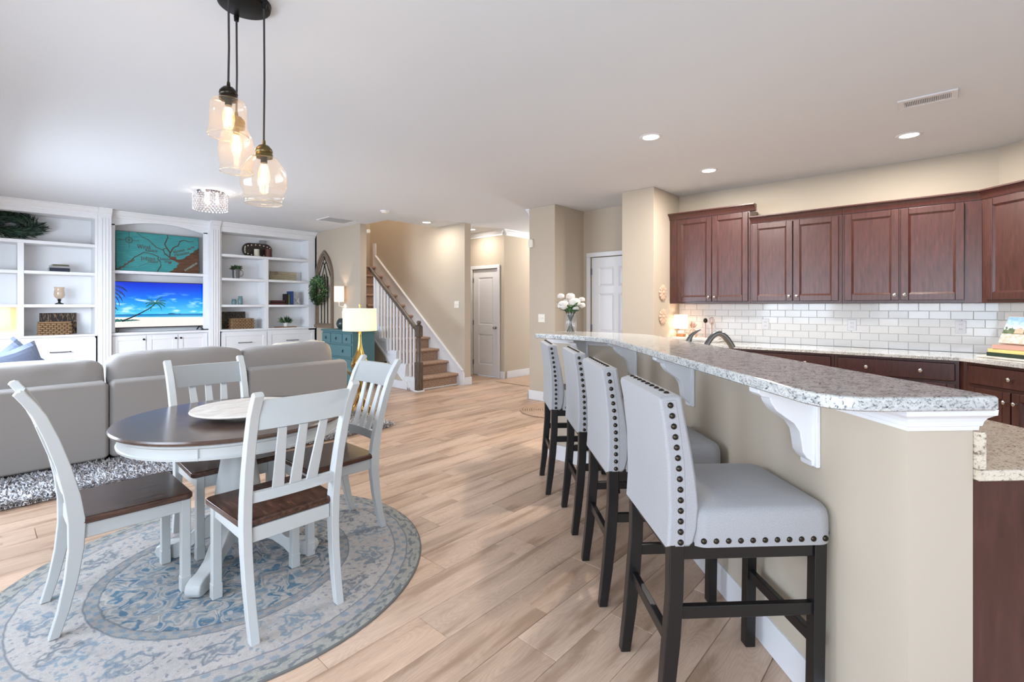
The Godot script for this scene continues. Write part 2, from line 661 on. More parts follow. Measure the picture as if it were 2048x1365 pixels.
func put(d: PackedByteArray, i: int, c: Vector3) -> void:
	d[i * 3] = clampi(int(c.x), 0, 255)
	d[i * 3 + 1] = clampi(int(c.y), 0, 255)
	d[i * 3 + 2] = clampi(int(c.z), 0, 255)


func make_granite() -> void:
	var S := 768
	var coarse := fnl(51, 0.012, 3).get_seamless_image(S, S).get_data()
	var vein := fnl(52, 0.022, 4).get_seamless_image(S, S).get_data()
	var fleck := fnl(53, 0.05, 3).get_seamless_image(S, S).get_data()
	var tiny := fnl(54, 0.16, 2).get_seamless_image(S, S).get_data()
	for kind in 2:
		var base := Vector3(206, 206, 202) if kind == 0 else Vector3(222, 210, 190)
		var dark := Vector3(42, 44, 50) if kind == 0 else Vector3(92, 78, 64)
		var d := PackedByteArray()
		d.resize(S * S * 3)
		for i in S * S:
			var a := coarse[i] / 255.0
			var b := vein[i] / 255.0
			var f := fleck[i] / 255.0
			var t := tiny[i] / 255.0
			var c := base * (0.9 + 0.16 * t)
			c = c.lerp(Vector3(160, 160, 160) if kind == 0 else Vector3(196, 182, 160), clampf((a - 0.5) * 2.5, 0, 0.55))
			var ridge := 1.0 - absf(b - 0.5) * 2.0
			var k := clampf((ridge - 0.89) * 14.0, 0, 1) * clampf((f - 0.49) * 9.0, 0, 1) + clampf((f - 0.70) * 9.0, 0, 1) * clampf((a - 0.35) * 4.0, 0, 1)
			c = c.lerp(dark, clampf(k, 0, 1) * (0.95 if kind == 0 else 0.8))
			put(d, i, c)
		var m := mat("granite" if kind == 0 else "granite_warm", Color.WHITE, 0.1)
		m.albedo_texture = picture(S, S, d)
		tri_map(m, Vector3(2.0, 2.0, 2.0))


func make_planks() -> void:
	# oak: x along the board over 2.4 m, y across it over 0.8 m
	var W := 1536
	var H := 512
	var swirl := fnl(61, 1.0, 2)
	var fibre := fnl(62, 1.0, 3)
	var cloud := fnl(63, 1.0, 3)
	var d := PackedByteArray()
	d.resize(W * H * 3)
	for y in H:
		var b := 0.8 * y / H
		for x in W:
			var a := 2.4 * x / W
			var s := swirl.get_noise_2d(a * 1.3, b * 7.0)
			var ring := sin(s * 42.0 + b * 60.0)
			var fb := fibre.get_noise_2d(a * 6.0, b * 190.0)
			var cl := cloud.get_noise_2d(a * 1.1 + 9.0, b * 8.0)
			var c := Vector3(201, 172, 149) + Vector3(16, 15, 14) * cl + Vector3(4, 4, 4) * ring + Vector3(11, 11, 10) * fb
			var k := clampf((cl + 0.35 * s - 0.30) * 2.0, 0, 1)
			c = c.lerp(Vector3(154, 124, 100), (1.0 - k) * clampf(-cl * 1.3 - 0.16, 0, 0.55))
			put(d, y * W + x, c)
	var tx := picture(W, H, d)
	for i in 4:
		var m := mat("oak_%d" % i, [Color(1, 1, 1), Color(0.95, 0.95, 0.95), Color(0.98, 0.965, 0.95), Color(0.9, 0.89, 0.88)][i], 0.36)
		m.albedo_texture = tx
		m.metallic_specular = 0.45


func make_rug_picture() -> void:
	var S := 1024
	var n1 := fnl(71, 1.0, 3)
	var n2 := fnl(72, 1.0, 2)
	var n3 := fnl(73, 1.0, 4)
	var d := PackedByteArray()
	d.resize(S * S * 3)
	var cream := Vector3(168, 162, 157)
	var grey := Vector3(142, 138, 134)
	var blue := Vector3(86, 116, 138)
	var slate := Vector3(66, 78, 92)
	for y in S:
		for x in S:
			var p := Vector2(x - S / 2.0, y - S / 2.0) / (S / 2.0)
			var r := p.length()
			var th := p.angle()
			var worn := n3.get_noise_2d(p.x * 30.0, p.y * 30.0) * 0.5 + 0.5
			var pile := n2.get_noise_2d(p.x * 150.0, p.y * 150.0)
			var wob := n1.get_noise_2d(p.x * 7.0, p.y * 7.0) * 0.012
			var rr := r + wob * 0.6
			var c := cream
			var ink := 0.0
			var tone := blue
			if rr > 0.925:
				c = Vector3(150, 148, 140)
				ink = clampf(n1.get_noise_2d(th * 14.0, r * 30.0) * 2.2, 0, 0.6)
				tone = slate
			elif rr > 0.855:
				c = cream.lerp(grey, 0.35)
				ink = clampf((sin(th * 60.0) * sin((rr - 0.855) * 90.0) - 0.2) * 1.4, 0, 0.5)
			elif rr > 0.60:
				# a ring of leafy rosettes
				var k := 15.0
				var seg := th * k / TAU
				var u := (seg - floorf(seg) - 0.5) * TAU / k * 0.73
				var q := Vector2(u, rr - 0.73)
				var e := Vector2(q.x / 0.085, q.y / 0.07).length()
				e += 0.13 * sin(q.angle() * 5.0 + seg) + 0.9 * n1.get_noise_2d(p.x * 11.0, p.y * 11.0)
				ink = clampf(1.0 - absf(e - 0.75) * 3.2, 0, 1) * 0.75 + clampf(0.3 - e, 0, 0.3) * 2.0
				ink = maxf(ink, clampf((n1.get_noise_2d(p.x * 22.0 + 5.0, p.y * 22.0) - 0.28) * 4.0, 0, 0.5))
				tone = blue.lerp(slate, 0.5 + 0.5 * sin(seg * 2.4))
			elif rr > 0.545:
				c = grey
				ink = clampf((sin(th * 44.0) * sin((rr - 0.545) * 110.0)) * 1.2, 0, 0.55)
			else:
				# worn arabesque: bands between the contours of a warped field
				var wx := n1.get_noise_2d(p.x * 3.0 + 4.0, p.y * 3.0)
				var f := n2.get_noise_2d(p.x * 3.6 + wx * 1.4, p.y * 3.6 - wx) + 0.3 * sin(th * 6.0) * sin(r * 11.0) + 0.16 * n3.get_noise_2d(p.x * 12.0, p.y * 12.0)
				var band := f * 4.2
				var cell := int(floorf(band) + 20.0) % 4
				var edge := absf(band - floorf(band) - 0.5) * 2.0
				c = [Vector3(158, 154, 150), Vector3(136, 138, 138), Vector3(168, 161, 154), Vector3(148, 141, 133)][cell]
				ink = [0.12, 0.85, 0.2, 0.7][cell]
				tone = [blue, Vector3(62, 96, 120), slate, blue][cell]
				if p.x > 0.12:
					tone = tone.lerp(slate, 0.6)
				ink = maxf(ink, clampf((edge - 0.82) * 5.0, 0, 0.7))
				ink *= clampf(0.7 + n1.get_noise_2d(p.x * 13.0, p.y * 13.0) * 2.4, 0.1, 1.15)
			for ring in [0.925, 0.855, 0.60, 0.545]:
				ink = maxf(ink, clampf(1.0 - absf(rr - ring) * 160.0, 0, 1) * 0.7)
				if absf(rr - ring) < 0.006:
					tone = slate
			c = c.lerp(tone, ink * (0.45 + 0.75 * worn))
			c += Vector3.ONE * (pile * 14.0 + (worn - 0.5) * 20.0)
			put(d, y * S + x, c)
	var m := mat("rug_pile", Color.WHITE, 1.0)
	m.albedo_texture = picture(S, S, d)
	m.uv1_scale = Vector3(1, 1, 1)


func line(im: Image, a: Vector2, b: Vector2, w: float, c: Color) -> void:
	var steps := int(a.distance_to(b) * 1.5) + 1
	for i in steps + 1:
		var p := a.lerp(b, float(i) / steps)
		im.fill_rect(Rect2i(int(p.x - w / 2), int(p.y - w / 2), maxi(1, int(w)), maxi(1, int(w))), c)


func strand(im: Image, pts: Array, w0: float, w1: float, c: Color) -> void:
	for i in pts.size() - 1:
		line(im, pts[i], pts[i + 1], lerpf(w0, w1, float(i) / maxf(1, pts.size() - 1)), c)


func frond(im: Image, at: Vector2, ang: float, length: float, c: Color, seedn: int) -> void:
	var r := RandomNumberGenerator.new()
	r.seed = seedn
	var p := at
	var a := ang
	for i in 16:
		var q := p + Vector2(cos(a), sin(a)) * length / 16.0
		line(im, p, q, 3, c)
		for s in 3:
			var e := q + Vector2(r.randf_range(-0.1, 0.1), 1).normalized() * length * 0.17 * r.randf_range(0.6, 1.1) * sin(PI * (i + 2) / 19.0)
			line(im, q, e + Vector2(cos(a), 0) * length * 0.06, 2, c.lightened(r.randf() * 0.12))
		p = q
		a += (0.085 if cos(ang) > 0 else -0.085)


func make_screen_picture() -> void:
	var W := 768
	var H := 432
	var im := Image.create(W, H, false, Image.FORMAT_RGB8)
	var cl := fnl(81, 0.008, 5)
	var sp := fnl(82, 0.12, 2)
	for y in H:
		for x in W:
			var f := float(y) / H
			var c: Color
			if f < 0.715:
				c = rgb(2, 40, 190).lerp(rgb(10, 120, 240), clampf(f / 0.4, 0, 1)).lerp(rgb(70, 190, 250), clampf((f - 0.35) / 0.36, 0, 1))
				var n := cl.get_noise_2d(x * 0.7, y * 2.2)
				var band := exp(-pow((f - 0.40 - 0.05 * sin(x * 0.01)) / 0.10, 2)) + exp(-pow((f - 0.63) / 0.07, 2))
				c = c.lerp(Color(0.93, 0.97, 1), clampf(n * 2.2, 0, 1) * clampf(band, 0, 1) * 0.8)
			elif f < 0.775 + 0.02 * x / W:
				c = rgb(0, 84, 160).lerp(rgb(90, 200, 220), (f - 0.715) / 0.08)
			else:
				c = rgb(226, 204, 198).lerp(rgb(250, 236, 230), clampf(sp.get_noise_2d(x, y) + 0.5, 0, 1))
			im.set_pixel(x, y, c)
	for k in 40:
		line(im, Vector2(445 + k * 2.6, 306 - 4 * sin(k * 0.16)), Vector2(445 + k * 2.6, 309), 3, rgb(20, 90, 110))
	# the leaning palm and its shade on the sand
	for k in 160:
		var px := rng.randf_range(0, 190)
		line(im, Vector2(px, 365 + rng.randf_range(-14, 20) * (1 - px / 230)), Vector2(px + 24, 368), 5, rgb(40, 100, 96))
	strand(im, [Vector2(80, 372), Vector2(150, 340), Vector2(220, 300), Vector2(285, 258), Vector2(325, 222), Vector2(340, 205)], 9, 5, rgb(26, 30, 30))
	var i := 0
	for a in [-2.9, -2.5, -2.0, -1.5, -1.0, -0.6, -0.25, 0.3, 2.7]:
		frond(im, Vector2(340, 205), a, 88.0, rgb(20, 84, 48), 100 + i)
		i += 1
	for a in [-0.5, -0.1, 0.25, 0.6, 1.0]:
		frond(im, Vector2(-18, 70 + 60 * a), a * 0.6, 150.0, rgb(10, 34, 56), 120 + i)
		i += 1
	for a in [0.2, 0.5, -0.2, 0.9]:
		frond(im, Vector2(-20, 235), a, 80.0, rgb(14, 56, 50), 140 + i)
		i += 1
	var m := mat("screen_picture", Color.BLACK, 0.15)
	m.emission_enabled = true
	m.emission = Color.BLACK
	m.emission_texture = ImageTexture.create_from_image(im)
	m.emission_energy_multiplier = 0.85


func make_map_picture() -> void:
	var W := 640
	var H := 360
	var wood := fnl(91, 1.0, 3)
	var im := Image.create(W, H, false, Image.FORMAT_RGB8)
	var coast := pv([[392, 360], [452, 306], [470, 262], [412, 238], [398, 222], [404, 206], [440, 206], [462, 232], [500, 226], [560, 176], [640, 102], [640, 360]])
	for y in H:
		for x in W:
			var n := wood.get_noise_2d(x * 0.008, y * 0.12)
			var sea := Geometry2D.is_point_in_polygon(Vector2(x + 5 * sin(y * 0.2), y), coast)
			im.set_pixel(x, y, rgb(112, 72, 48).lerp(rgb(66, 42, 28), clampf(n + 0.35, 0, 1)) if sea else rgb(70, 158, 158).lerp(rgb(54, 138, 140), clampf(n + 0.4, 0, 1)))
	var br := rgb(78, 58, 44)
	strand(im, [Vector2(400, 215), Vector2(404, 170), Vector2(380, 130), Vector2(362, 90), Vector2(378, 50), Vector2(390, 20), Vector2(384, 0)], 9, 5, br)
	strand(im, [Vector2(404, 172), Vector2(430, 120), Vector2(470, 96), Vector2(486, 50), Vector2(520, 36), Vector2(560, 50), Vector2(600, 40)], 8, 4, br)
	strand(im, [Vector2(400, 216), Vector2(360, 180), Vector2(352, 150), Vector2(300, 130), Vector2(262, 90), Vector2(236, 60), Vector2(190, 40), Vector2(150, 0)], 7, 3, br)
	strand(im, [Vector2(360, 178), Vector2(350, 140), Vector2(380, 128)], 5, 4, br)
	strand(im, [Vector2(300, 360), Vector2(330, 300), Vector2(326, 262), Vector2(306, 240), Vector2(312, 216), Vector2(270, 196), Vector2(200, 184), Vector2(172, 206), Vector2(130, 236), Vector2(96, 282), Vector2(40, 330), Vector2(0, 350)], 6, 5, br)
	for q in [[40, 330, 30], [70, 300, 26], [100, 276, 30], [120, 262, 18], [20, 346, 22], [560, 120, 26], [590, 100, 24], [400, 270, 18]]:
		for k in 5:
			line(im, Vector2(q[0] - q[2] / 2.0, q[1] + k * 2), Vector2(q[0] + q[2] / 2.0, q[1] - 6 + k * 2), 4, br.lightened(0.12))
	strand(im, [Vector2(60, 330), Vector2(160, 320), Vector2(230, 280)], 2, 2, br)
	for a in 8:
		var dir := Vector2(cos(a * PI / 4), sin(a * PI / 4))
		line(im, Vector2(94, 78), Vector2(94, 78) + dir * (58 if a % 2 == 0 else 28), 3 if a % 2 == 0 else 2, br)
	for k in 60:
		var dir := Vector2(cos(k * TAU / 60), sin(k * TAU / 60))
		line(im, Vector2(94, 78) + dir * 24, Vector2(94, 78) + dir * 27, 2, br)
	for k in 46:   # worn painted strokes along the sea
		var q := Vector2(520 + k * 2.3, 335 - k * 1.75)
		line(im, q + Vector2(-3, -6 - 4 * sin(k * 1.7)), q + Vector2(3, 6 + 4 * sin(k * 2.3)), 2, rgb(150, 186, 178) if k % 5 != 4 else rgb(104, 72, 50))
	var m := mat("map_picture", Color.WHITE, 0.7)
	m.albedo_texture = ImageTexture.create_from_image(im)


# ---------------------------------------------------------------- the room
func build_shell() -> void:
	build_floor()
	var g := G.new()
	g.span(V(-1.15, CEIL, -2.75), V(9.6, CEIL + 0.15, 6.8))
	g.span(V(-1.15, CEIL, 6.8), V(4.499, CEIL + 0.15, 9.55))
	g.span(V(5.60, CEIL, 6.8), V(9.6, CEIL + 0.15, 9.55))
	struct("ceiling", g, M.ceiling_paint)
	# wall with the glass door and two windows
	g = G.new()
	var lo := -2.6
	for o in [[-1.35, 1.15, 0.06, 2.1], [2.0, 3.7, 0.9, 2.1], [5.1, 7.5, 0.75, 2.15]]:
		g.span(V(-1.15, 0, lo), V(-1.0, CEIL, o[0]))
		g.span(V(-1.15, 0, o[0]), V(-1.0, o[2], o[1]))
		g.span(V(-1.15, o[3], o[0]), V(-1.0, CEIL, o[1]))
		lo = o[1]
	g.span(V(-1.15, 0, lo), V(-1.0, CEIL, 9.55))
	struct("wall_left", g, M.wall_paint)
	g = G.new()
	g.span(V(-1.15, 0, -2.75), V(-0.2, CEIL, -2.6))
	g.span(V(3.2, 0, -2.75), V(4.0, CEIL, -2.6))
	g.span(V(-0.2, 0, -2.75), V(3.2, 0.7, -2.6))
	g.span(V(-0.2, 2.2, -2.75), V(3.2, CEIL, -2.6))
	struct("wall_rear", g, M.wall_paint)
	g = G.new()
	g.span(V(-1.15, 0, 9.42), V(4.5, CEIL, 9.55))
	struct("wall_back", g, M.wall_paint)
	g = G.new()
	g.span(V(6.06, 0, -0.32), V(6.2, CEIL, 2.58))
	struct("wall_kitchen", g, M.wall_paint)
	g = G.new()
	g.prism(pv([[6.06, -0.32], [3.7, -2.68], [3.8, -2.78], [6.2, -0.378]]), 0, CEIL, plan())
	struct("wall_corner", g, M.wall_paint)
	g = G.new()
	g.span(V(5.34, 0, 2.58), V(6.2, CEIL, 3.0), 0.004)
	struct("wall_pillar", g, M.wall_paint)
	g = G.new()
	g.span(V(6.06, 0, 3.0), V(6.2, CEIL, 3.08))
	g.span(V(6.06, 0, 3.92), V(6.2, CEIL, 4.04))
	g.span(V(6.06, 2.06, 3.08), V(6.2, CEIL, 3.92))
	struct("wall_alcove", g, M.wall_paint)
	g = G.new()
	g.span(V(5.35, 0, 4.04), V(9.6, CEIL, 4.5), 0.004)
	struct("wall_stub", g, M.wall_paint)
	g = G.new()
	g.span(V(6.5, 0, 6.07), V(9.6, CEIL, 6.2))
	struct("wall_hall", g, M.wall_paint)
	g = G.new()
	g.span(V(6.5, 0, 6.2), V(6.64, CEIL, 6.22))
	g.span(V(6.5, 2.04, 6.22), V(6.64, CEIL, 6.9))
	g.span(V(6.5, 0, 6.9), V(6.64, CEIL, 9.55))
	struct("wall_closet", g, M.wall_paint)
	g = G.new()
	g.span(V(9.45, 0, 4.5), V(9.6, CEIL, 4.75))
	g.span(V(9.45, 0, 5.85), V(9.6, CEIL, 6.07))
	g.span(V(9.45, 0, 4.75), V(9.6, 0.35, 5.85))
	g.span(V(9.45, 2.05, 4.75), V(9.6, CEIL, 5.85))
	struct("wall_passage", g, M.wall_paint)
	struct("wall_passage", G.new().span(V(5.67, 0, 9.42), V(6.5, CEIL, 9.55)), M.wall_paint)
	struct("wall_stairs", G.new().span(V(5.53, 0, 6.07), V(5.67, 5.2, 9.2), 0.004), M.wall_paint)
	g = G.new()
	g.span(V(4.38, 0, 7.43), V(4.5, CEIL, 9.42), 0.003)
	struct("wall_arch", g, M.wall_paint)
	g = G.new()
	g.span(V(4.38, 0, 9.0), V(5.67, 5.2, 9.14))
	g.span(V(4.38, CEIL + 0.15, 6.66), V(4.5, 5.2, 9.0))
	g.span(V(4.5, CEIL + 0.15, 6.66), V(5.53, 5.2, 6.8))
	g.span(V(4.38, 5.2, 6.66), V(5.67, 5.3, 9.14))
	struct("wall_stairwell", g, M.wall_paint)
	# baseboards
	var b := G.new()
	for s in [[V(6.57, 0, 6.055), V(9.45, 0.13, 6.07)], [V(6.485, 0, 6.90), V(6.5, 0.13, 9.4)], [V(6.485, 0, 6.055), V(6.5, 0.13, 6.155)]]:
		b.span(s[0], s[1], 0.004)
	struct("baseboard_hall", b, M.white_paint)
	b = G.new()
	b.span(V(5.335, 0, 4.04), V(5.35, 0.13, 4.515), 0.004)
	b.span(V(5.335, 0, 4.5), V(6.9, 0.13, 4.515), 0.004)
	struct("baseboard_stub", b, M.white_paint)
	b = G.new()
	b.span(V(4.37, 0, 7.43), V(4.38, 0.13, 9.0), 0.004)
	struct("baseboard_arch", b, M.white_paint)
	b = G.new()
	b.span(V(5.515, 0, 6.055), V(5.685, 0.13, 6.07), 0.004)
	b.span(V(5.67, 0, 6.055), V(5.685, 0.13, 9.3), 0.004)
	struct("baseboard_stairs", b, M.white_paint)
	# crown moulding of the hallway
	var crown := [[0, 0], [0.075, 0], [0.07, -0.018], [0.05, -0.028], [0.03, -0.055], [0.014, -0.075], [0.012, -0.1], [0, -0.105]]
	var pr := PackedVector2Array()
	for q in crown:
		pr.append(Vector2(6.07 - q[0], CEIL + q[1]))
	struct("trim_1", G.new().prism(pr, 6.44, 9.4, sidev(), 0.0, 20.0), M.white_paint)
	var fr := Transform3D(Basis(Vector3(1, 0, 0), Vector3(0, 1, 0), Vector3(0, 0, 1)), Vector3.ZERO)
	var px := PackedVector2Array()
	for q in crown:
		px.append(Vector2(6.5 - q[0], CEIL + q[1]))
	struct("trim_2", G.new().prism(px, -9.4, -6.0, fr, 0.0, 20.0), M.white_paint)
	px = PackedVector2Array()
	for q in crown:
		px.append(Vector2(5.67 + q[0], CEIL + q[1]))
	struct("trim_3", G.new().prism(px, -9.3, -6.07, fr, 0.0, 20.0), M.white_paint)
	pr = PackedVector2Array()
	for q in crown:
		pr.append(Vector2(4.5 + q[0], CEIL + q[1]))
	struct("trim_4", G.new().prism(pr, 5.35, 9.4, sidev(), 0.0, 20.0), M.white_paint)


func build_floor() -> void:
	var f := struct("floor", G.new().span(V(-1.15, -0.2, -2.75), V(9.6, -0.008, 9.55)), mat("floor_bed", rgb(110, 88, 70), 0.9))
	var shapes := []
	for i in 12:
		shapes.append(plank_shape(1.22, i).mesh())
	var list := []
	for lane in 61:
		var w := -2.7 + lane * 0.2
		var x: float = -1.1 - [0.0, 0.43, 0.86, 0.2, 0.65, 1.05, 0.33][lane % 7] - rng.randf() * 0.1
		while x < 9.4:
			list.append([x, w, rng.randi() % 12, rng.randi() % 4])
			x += 1.22
	var fwd := Vector2(sin(deg_to_rad(47.9)), cos(deg_to_rad(47.9)))
	var keyed := []
	for q in list:
		var c := Vector2(q[0] + 0.61, q[1] + 0.1)
		var depth := c.dot(fwd)
		var across := absf(c.dot(Vector2(fwd.y, -fwd.x)))
		var seen: bool = depth > 0.6 and across < depth * 1.1 + 0.8 and not (c.x < 2.7 and c.y > 5.4) and c.x < 7.5 and q[0] > -1.1
		if c.x > 4.6 and c.y < 3.2:
			seen = false
		keyed.append([c.length() + (0.0 if seen else 100.0), q])
	keyed.sort_custom(func(a, b): return a[0] < b[0])
	var rest := G.new()
	for i in keyed.size():
		var q: Array = keyed[i][1]
		if i < 290 and keyed[i][0] < 100.0:
			inst(f, "plank", shapes[q[2]], M["oak_%d" % q[3]], V(q[0], 0, q[1]))
		else:
			var a := maxf(q[0], -1.1)
			var z := minf(q[0] + 1.22, 9.55)
			var s := plank_shape(z - a, q[2])
			for k in s.v.size():
				rest.v.append(s.v[k] + V(a, 0, q[1]))
				rest.n.append(s.n[k])
				rest.t.append(s.t[k])
	stuff(part(f, "far_planks", rest, M.oak_0))


func plank_shape(length: float, i: int) -> G:
	var g := G.new()
	var e := 0.0007
	var b := 0.0014
	var top := Rect2(e + b, e + b, length - 2 * e - 2 * b, 0.2 - 2 * e - 2 * b)
	var uv := func(x: float, w: float) -> Vector2: return Vector2(i * 0.137 + x / 2.4, (i % 4) * 0.25 + i * 0.013 + w / 0.8)
	var ins := [Vector2(e + b, e + b), Vector2(length - e - b, e + b), Vector2(length - e - b, 0.2 - e - b), Vector2(e + b, 0.2 - e - b)]
	var outs := [Vector2(e, e), Vector2(length - e, e), Vector2(length - e, 0.2 - e), Vector2(e, 0.2 - e)]
	var up := Vector3.UP
	g.tri(V(ins[0].x, 0, ins[0].y), V(ins[1].x, 0, ins[1].y), V(ins[2].x, 0, ins[2].y), up, up, up, uv.call(ins[0].x, ins[0].y), uv.call(ins[1].x, ins[1].y), uv.call(ins[2].x, ins[2].y))
	g.tri(V(ins[0].x, 0, ins[0].y), V(ins[2].x, 0, ins[2].y), V(ins[3].x, 0, ins[3].y), up, up, up, uv.call(ins[0].x, ins[0].y), uv.call(ins[2].x, ins[2].y), uv.call(ins[3].x, ins[3].y))
	for k in 4:
		var j := (k + 1) % 4
		var nn: Vector3 = (up + [V(0, 0, -1), V(1, 0, 0), V(0, 0, 1), V(-1, 0, 0)][k] * 2.0).normalized()
		var a := V(outs[k].x, -0.008, outs[k].y)
		var c := V(outs[j].x, -0.008, outs[j].y)
		g.tri(a, c, V(ins[j].x, 0, ins[j].y), nn, nn, nn, uv.call(outs[k].x, outs[k].y), uv.call(outs[j].x, outs[j].y), uv.call(ins[j].x, ins[j].y))
		g.tri(a, V(ins[j].x, 0, ins[j].y), V(ins[k].x, 0, ins[k].y), nn, nn, nn, uv.call(outs[k].x, outs[k].y), uv.call(ins[j].x, ins[j].y), uv.call(ins[k].x, ins[k].y))
	return g


func build_stairs() -> void:
	var s := thing("staircase", "carpeted staircase with white balusters and dark handrail climbing beside the tan wall", "staircase", V(0, 0, 0))
	var rise := 0.195
	var run := 0.254
	var w0 := 6.24
	for i in 11:
		var w := w0 + i * run
		var h := i * rise
		var last := i == 10
		var p := [[w, h], [w, h + rise - 0.045]]
		for k in 7:   # rounded carpet nose
			var a := PI * 1.5 - PI * k / 6.0
			p.append([w - 0.028 + 0.0 + cos(a) * 0.022, h + rise - 0.022 + sin(a) * 0.022])
		var back := w + run + 0.02 if not last else 9.0
		p.append_array([[back, h + rise], [back, h]])
		part(s, "step", G.new().prism(pv(p), 4.70, 5.502, sidev(), 0.0, 50.0), M.stair_carpet)
	# white skirts: a plain raking board on the wall, a stepped one on the open side
	var nose := func(w: float) -> float: return rise + (w - w0) * rise / run
	var sk := pv([[6.07, 0.0], [6.07, 0.2], [6.1, 0.24], [8.75, nose.call(8.75) + 0.24], [8.75, 2.62], [8.84, 2.62], [8.84, 2.0], [6.3, 0.0]])
	part(s, "wall_skirt", G.new().prism(sk, 5.50, 5.528, sidev()), M.white_paint)
	part(s, "skirt_cap", G.new().bar(V(5.507, 0.245, 6.1), V(5.507, nose.call(8.75) + 0.245, 8.75), 0.05, 0.018, 0.004), M.white_paint)
	var saw := [[6.16, 0.0], [6.16, 0.12]]
	for i in 5:
		var w := w0 + i * run
		if w > 7.42:
			break
		saw.append([w - 0.03, i * rise + rise + 0.012])
		saw.append([minf(w + run - 0.03, 7.43), i * rise + rise + 0.012])
	saw.append_array([[7.43, 0.80], [6.33, 0.0]])
	part(s, "stringer", G.new().prism(pv(saw), 4.62, 4.70, sidev()), M.white_paint)
	for i in 5:   # bracket under each tread end
		var w := w0 + i * run
		var t: float = nose.call(w) - 0.002
		var br := pv([[w - 0.045, t], [w + run - 0.045, t], [w + run - 0.045, t - 0.03], [w + 0.03, t - 0.05], [w - 0.02, t - rise + 0.0], [w - 0.035, t - 0.05]])
		if w + run < 7.5:
			part(s, "tread_bracket", G.new().prism(br, 4.606, 4.622, sidev(), 0.003), M.white_paint)
	part(s, "stringer_edge", G.new().bar(V(4.614, 0.03, 6.36), V(4.614, 0.80, 7.425), 0.02, 0.035, 0.004), M.white_paint)
	part(s, "wall_half_post", G.new().span(V(4.625, 0.95, 7.37), V(4.685, 1.85, 7.42), 0.006), M.white_paint)
	# newel post
	var nw := part(s, "newel_post", G.new().box(V(4.64, 0.23, 6.15), Vector3(0.1, 0.46, 0.1), 0.008), M.newel_wood)
	part(nw, "shaft", G.new().lathe([Vector2(0.045, 0.46), Vector2(0.036, 0.48), Vector2(0.03, 0.55), Vector2(0.034, 0.75), Vector2(0.036, 0.84), Vector2(0.042, 0.86)], 16, Transform3D(Basis.IDENTITY, V(4.64, 0, 6.15))), M.newel_wood)
	part(nw, "block", G.new().box(V(4.64, 0.94, 6.15), Vector3(0.092, 0.17, 0.092), 0.008), M.newel_wood)
	part(nw, "finial", G.new().lathe([Vector2(0.0465, 1.025), Vector2(0.05, 1.035), Vector2(0.03, 1.045), Vector2(0.024, 1.055), Vector2(0.036, 1.07), Vector2(0.036, 1.09), Vector2(0.026, 1.105), Vector2(0, 1.11)], 16, Transform3D(Basis.IDENTITY, V(4.64, 0, 6.15))), M.newel_wood)
	part(nw, "plinth", G.new().box(V(4.64, 0.012, 6.15), Vector3(0.13, 0.024, 0.13), 0.005), M.white_paint)
	var rail := func(w: float) -> float: return nose.call(w) + 0.80
	var hr := round_rect(-0.03, -0.03, 0.03, 0.03, 0.02, 4)
	var a := V(4.64, rail.call(6.19), 6.19)
	var b := V(4.64, rail.call(7.55), 7.55)
	var y := (b - a).normalized()
	part(s, "handrail", G.new().prism(hr, 0, (b - a).length(), Transform3D(Basis(Vector3.RIGHT, y.cross(Vector3.RIGHT), y), a)), M.newel_wood)
	for i in 13:
		var w := 6.29 + i * 0.092
		var foot := rise * (floorf((w - w0 + 0.03) / run) + 1.0) + 0.012
		part(s, "baluster", G.new().box(V(4.655, (foot + rail.call(w)) / 2.0 - 0.01, w), Vector3(0.03, rail.call(w) - foot - 0.02, 0.03), 0.003), M.white_paint)
	part(s, "floor_strip", G.new().span(V(4.70, 0, 6.215), V(5.5, 0.018, 6.238), 0.005), M.white_paint)
	# tan wall under the open side, with its baseboard
	struct("wall_understairs", G.new().prism(pv([[6.36, 0.0], [7.43, 0.78], [7.43, 0.0]]), 4.63, 4.69, sidev()), M.wall_paint)
	struct("baseboard_understairs", G.new().span(V(4.608, 0, 6.42), V(4.628, 0.13, 7.43), 0.004), M.white_paint)


func door_panel(g: G, x0: float, y0: float, x1: float, y1: float, z: float) -> void:
	# a sunken moulded panel: sloping borders round a raised field
	var d := 0.028
	var r := [Vector2(x0, y0), Vector2(x1, y0), Vector2(x1, y1), Vector2(x0, y1)]
	var q := [Vector2(x0 + d, y0 + d), Vector2(x1 - d, y0 + d), Vector2(x1 - d, y1 - d), Vector2(x0 + d, y1 - d)]
	for i in 4:
		var j := (i + 1) % 4
		var nrm: Vector3 = ([Vector3(0, 1, 0), Vector3(-1, 0, 0), Vector3(0, -1, 0), Vector3(1, 0, 0)][i] * 0.5 + Vector3(0, 0, 1)).normalized()
		g.flat(Vector3(r[i].x, r[i].y, z), Vector3(r[j].x, r[j].y, z), Vector3(q[j].x, q[j].y, z - 0.012), Vector3(q[i].x, q[i].y, z - 0.012), nrm)
	g.box(Vector3((x0 + x1) / 2, (y0 + y1) / 2, z - 0.010), Vector3(x1 - x0 - 2 * d, y1 - y0 - 2 * d, 0.012), 0.006)


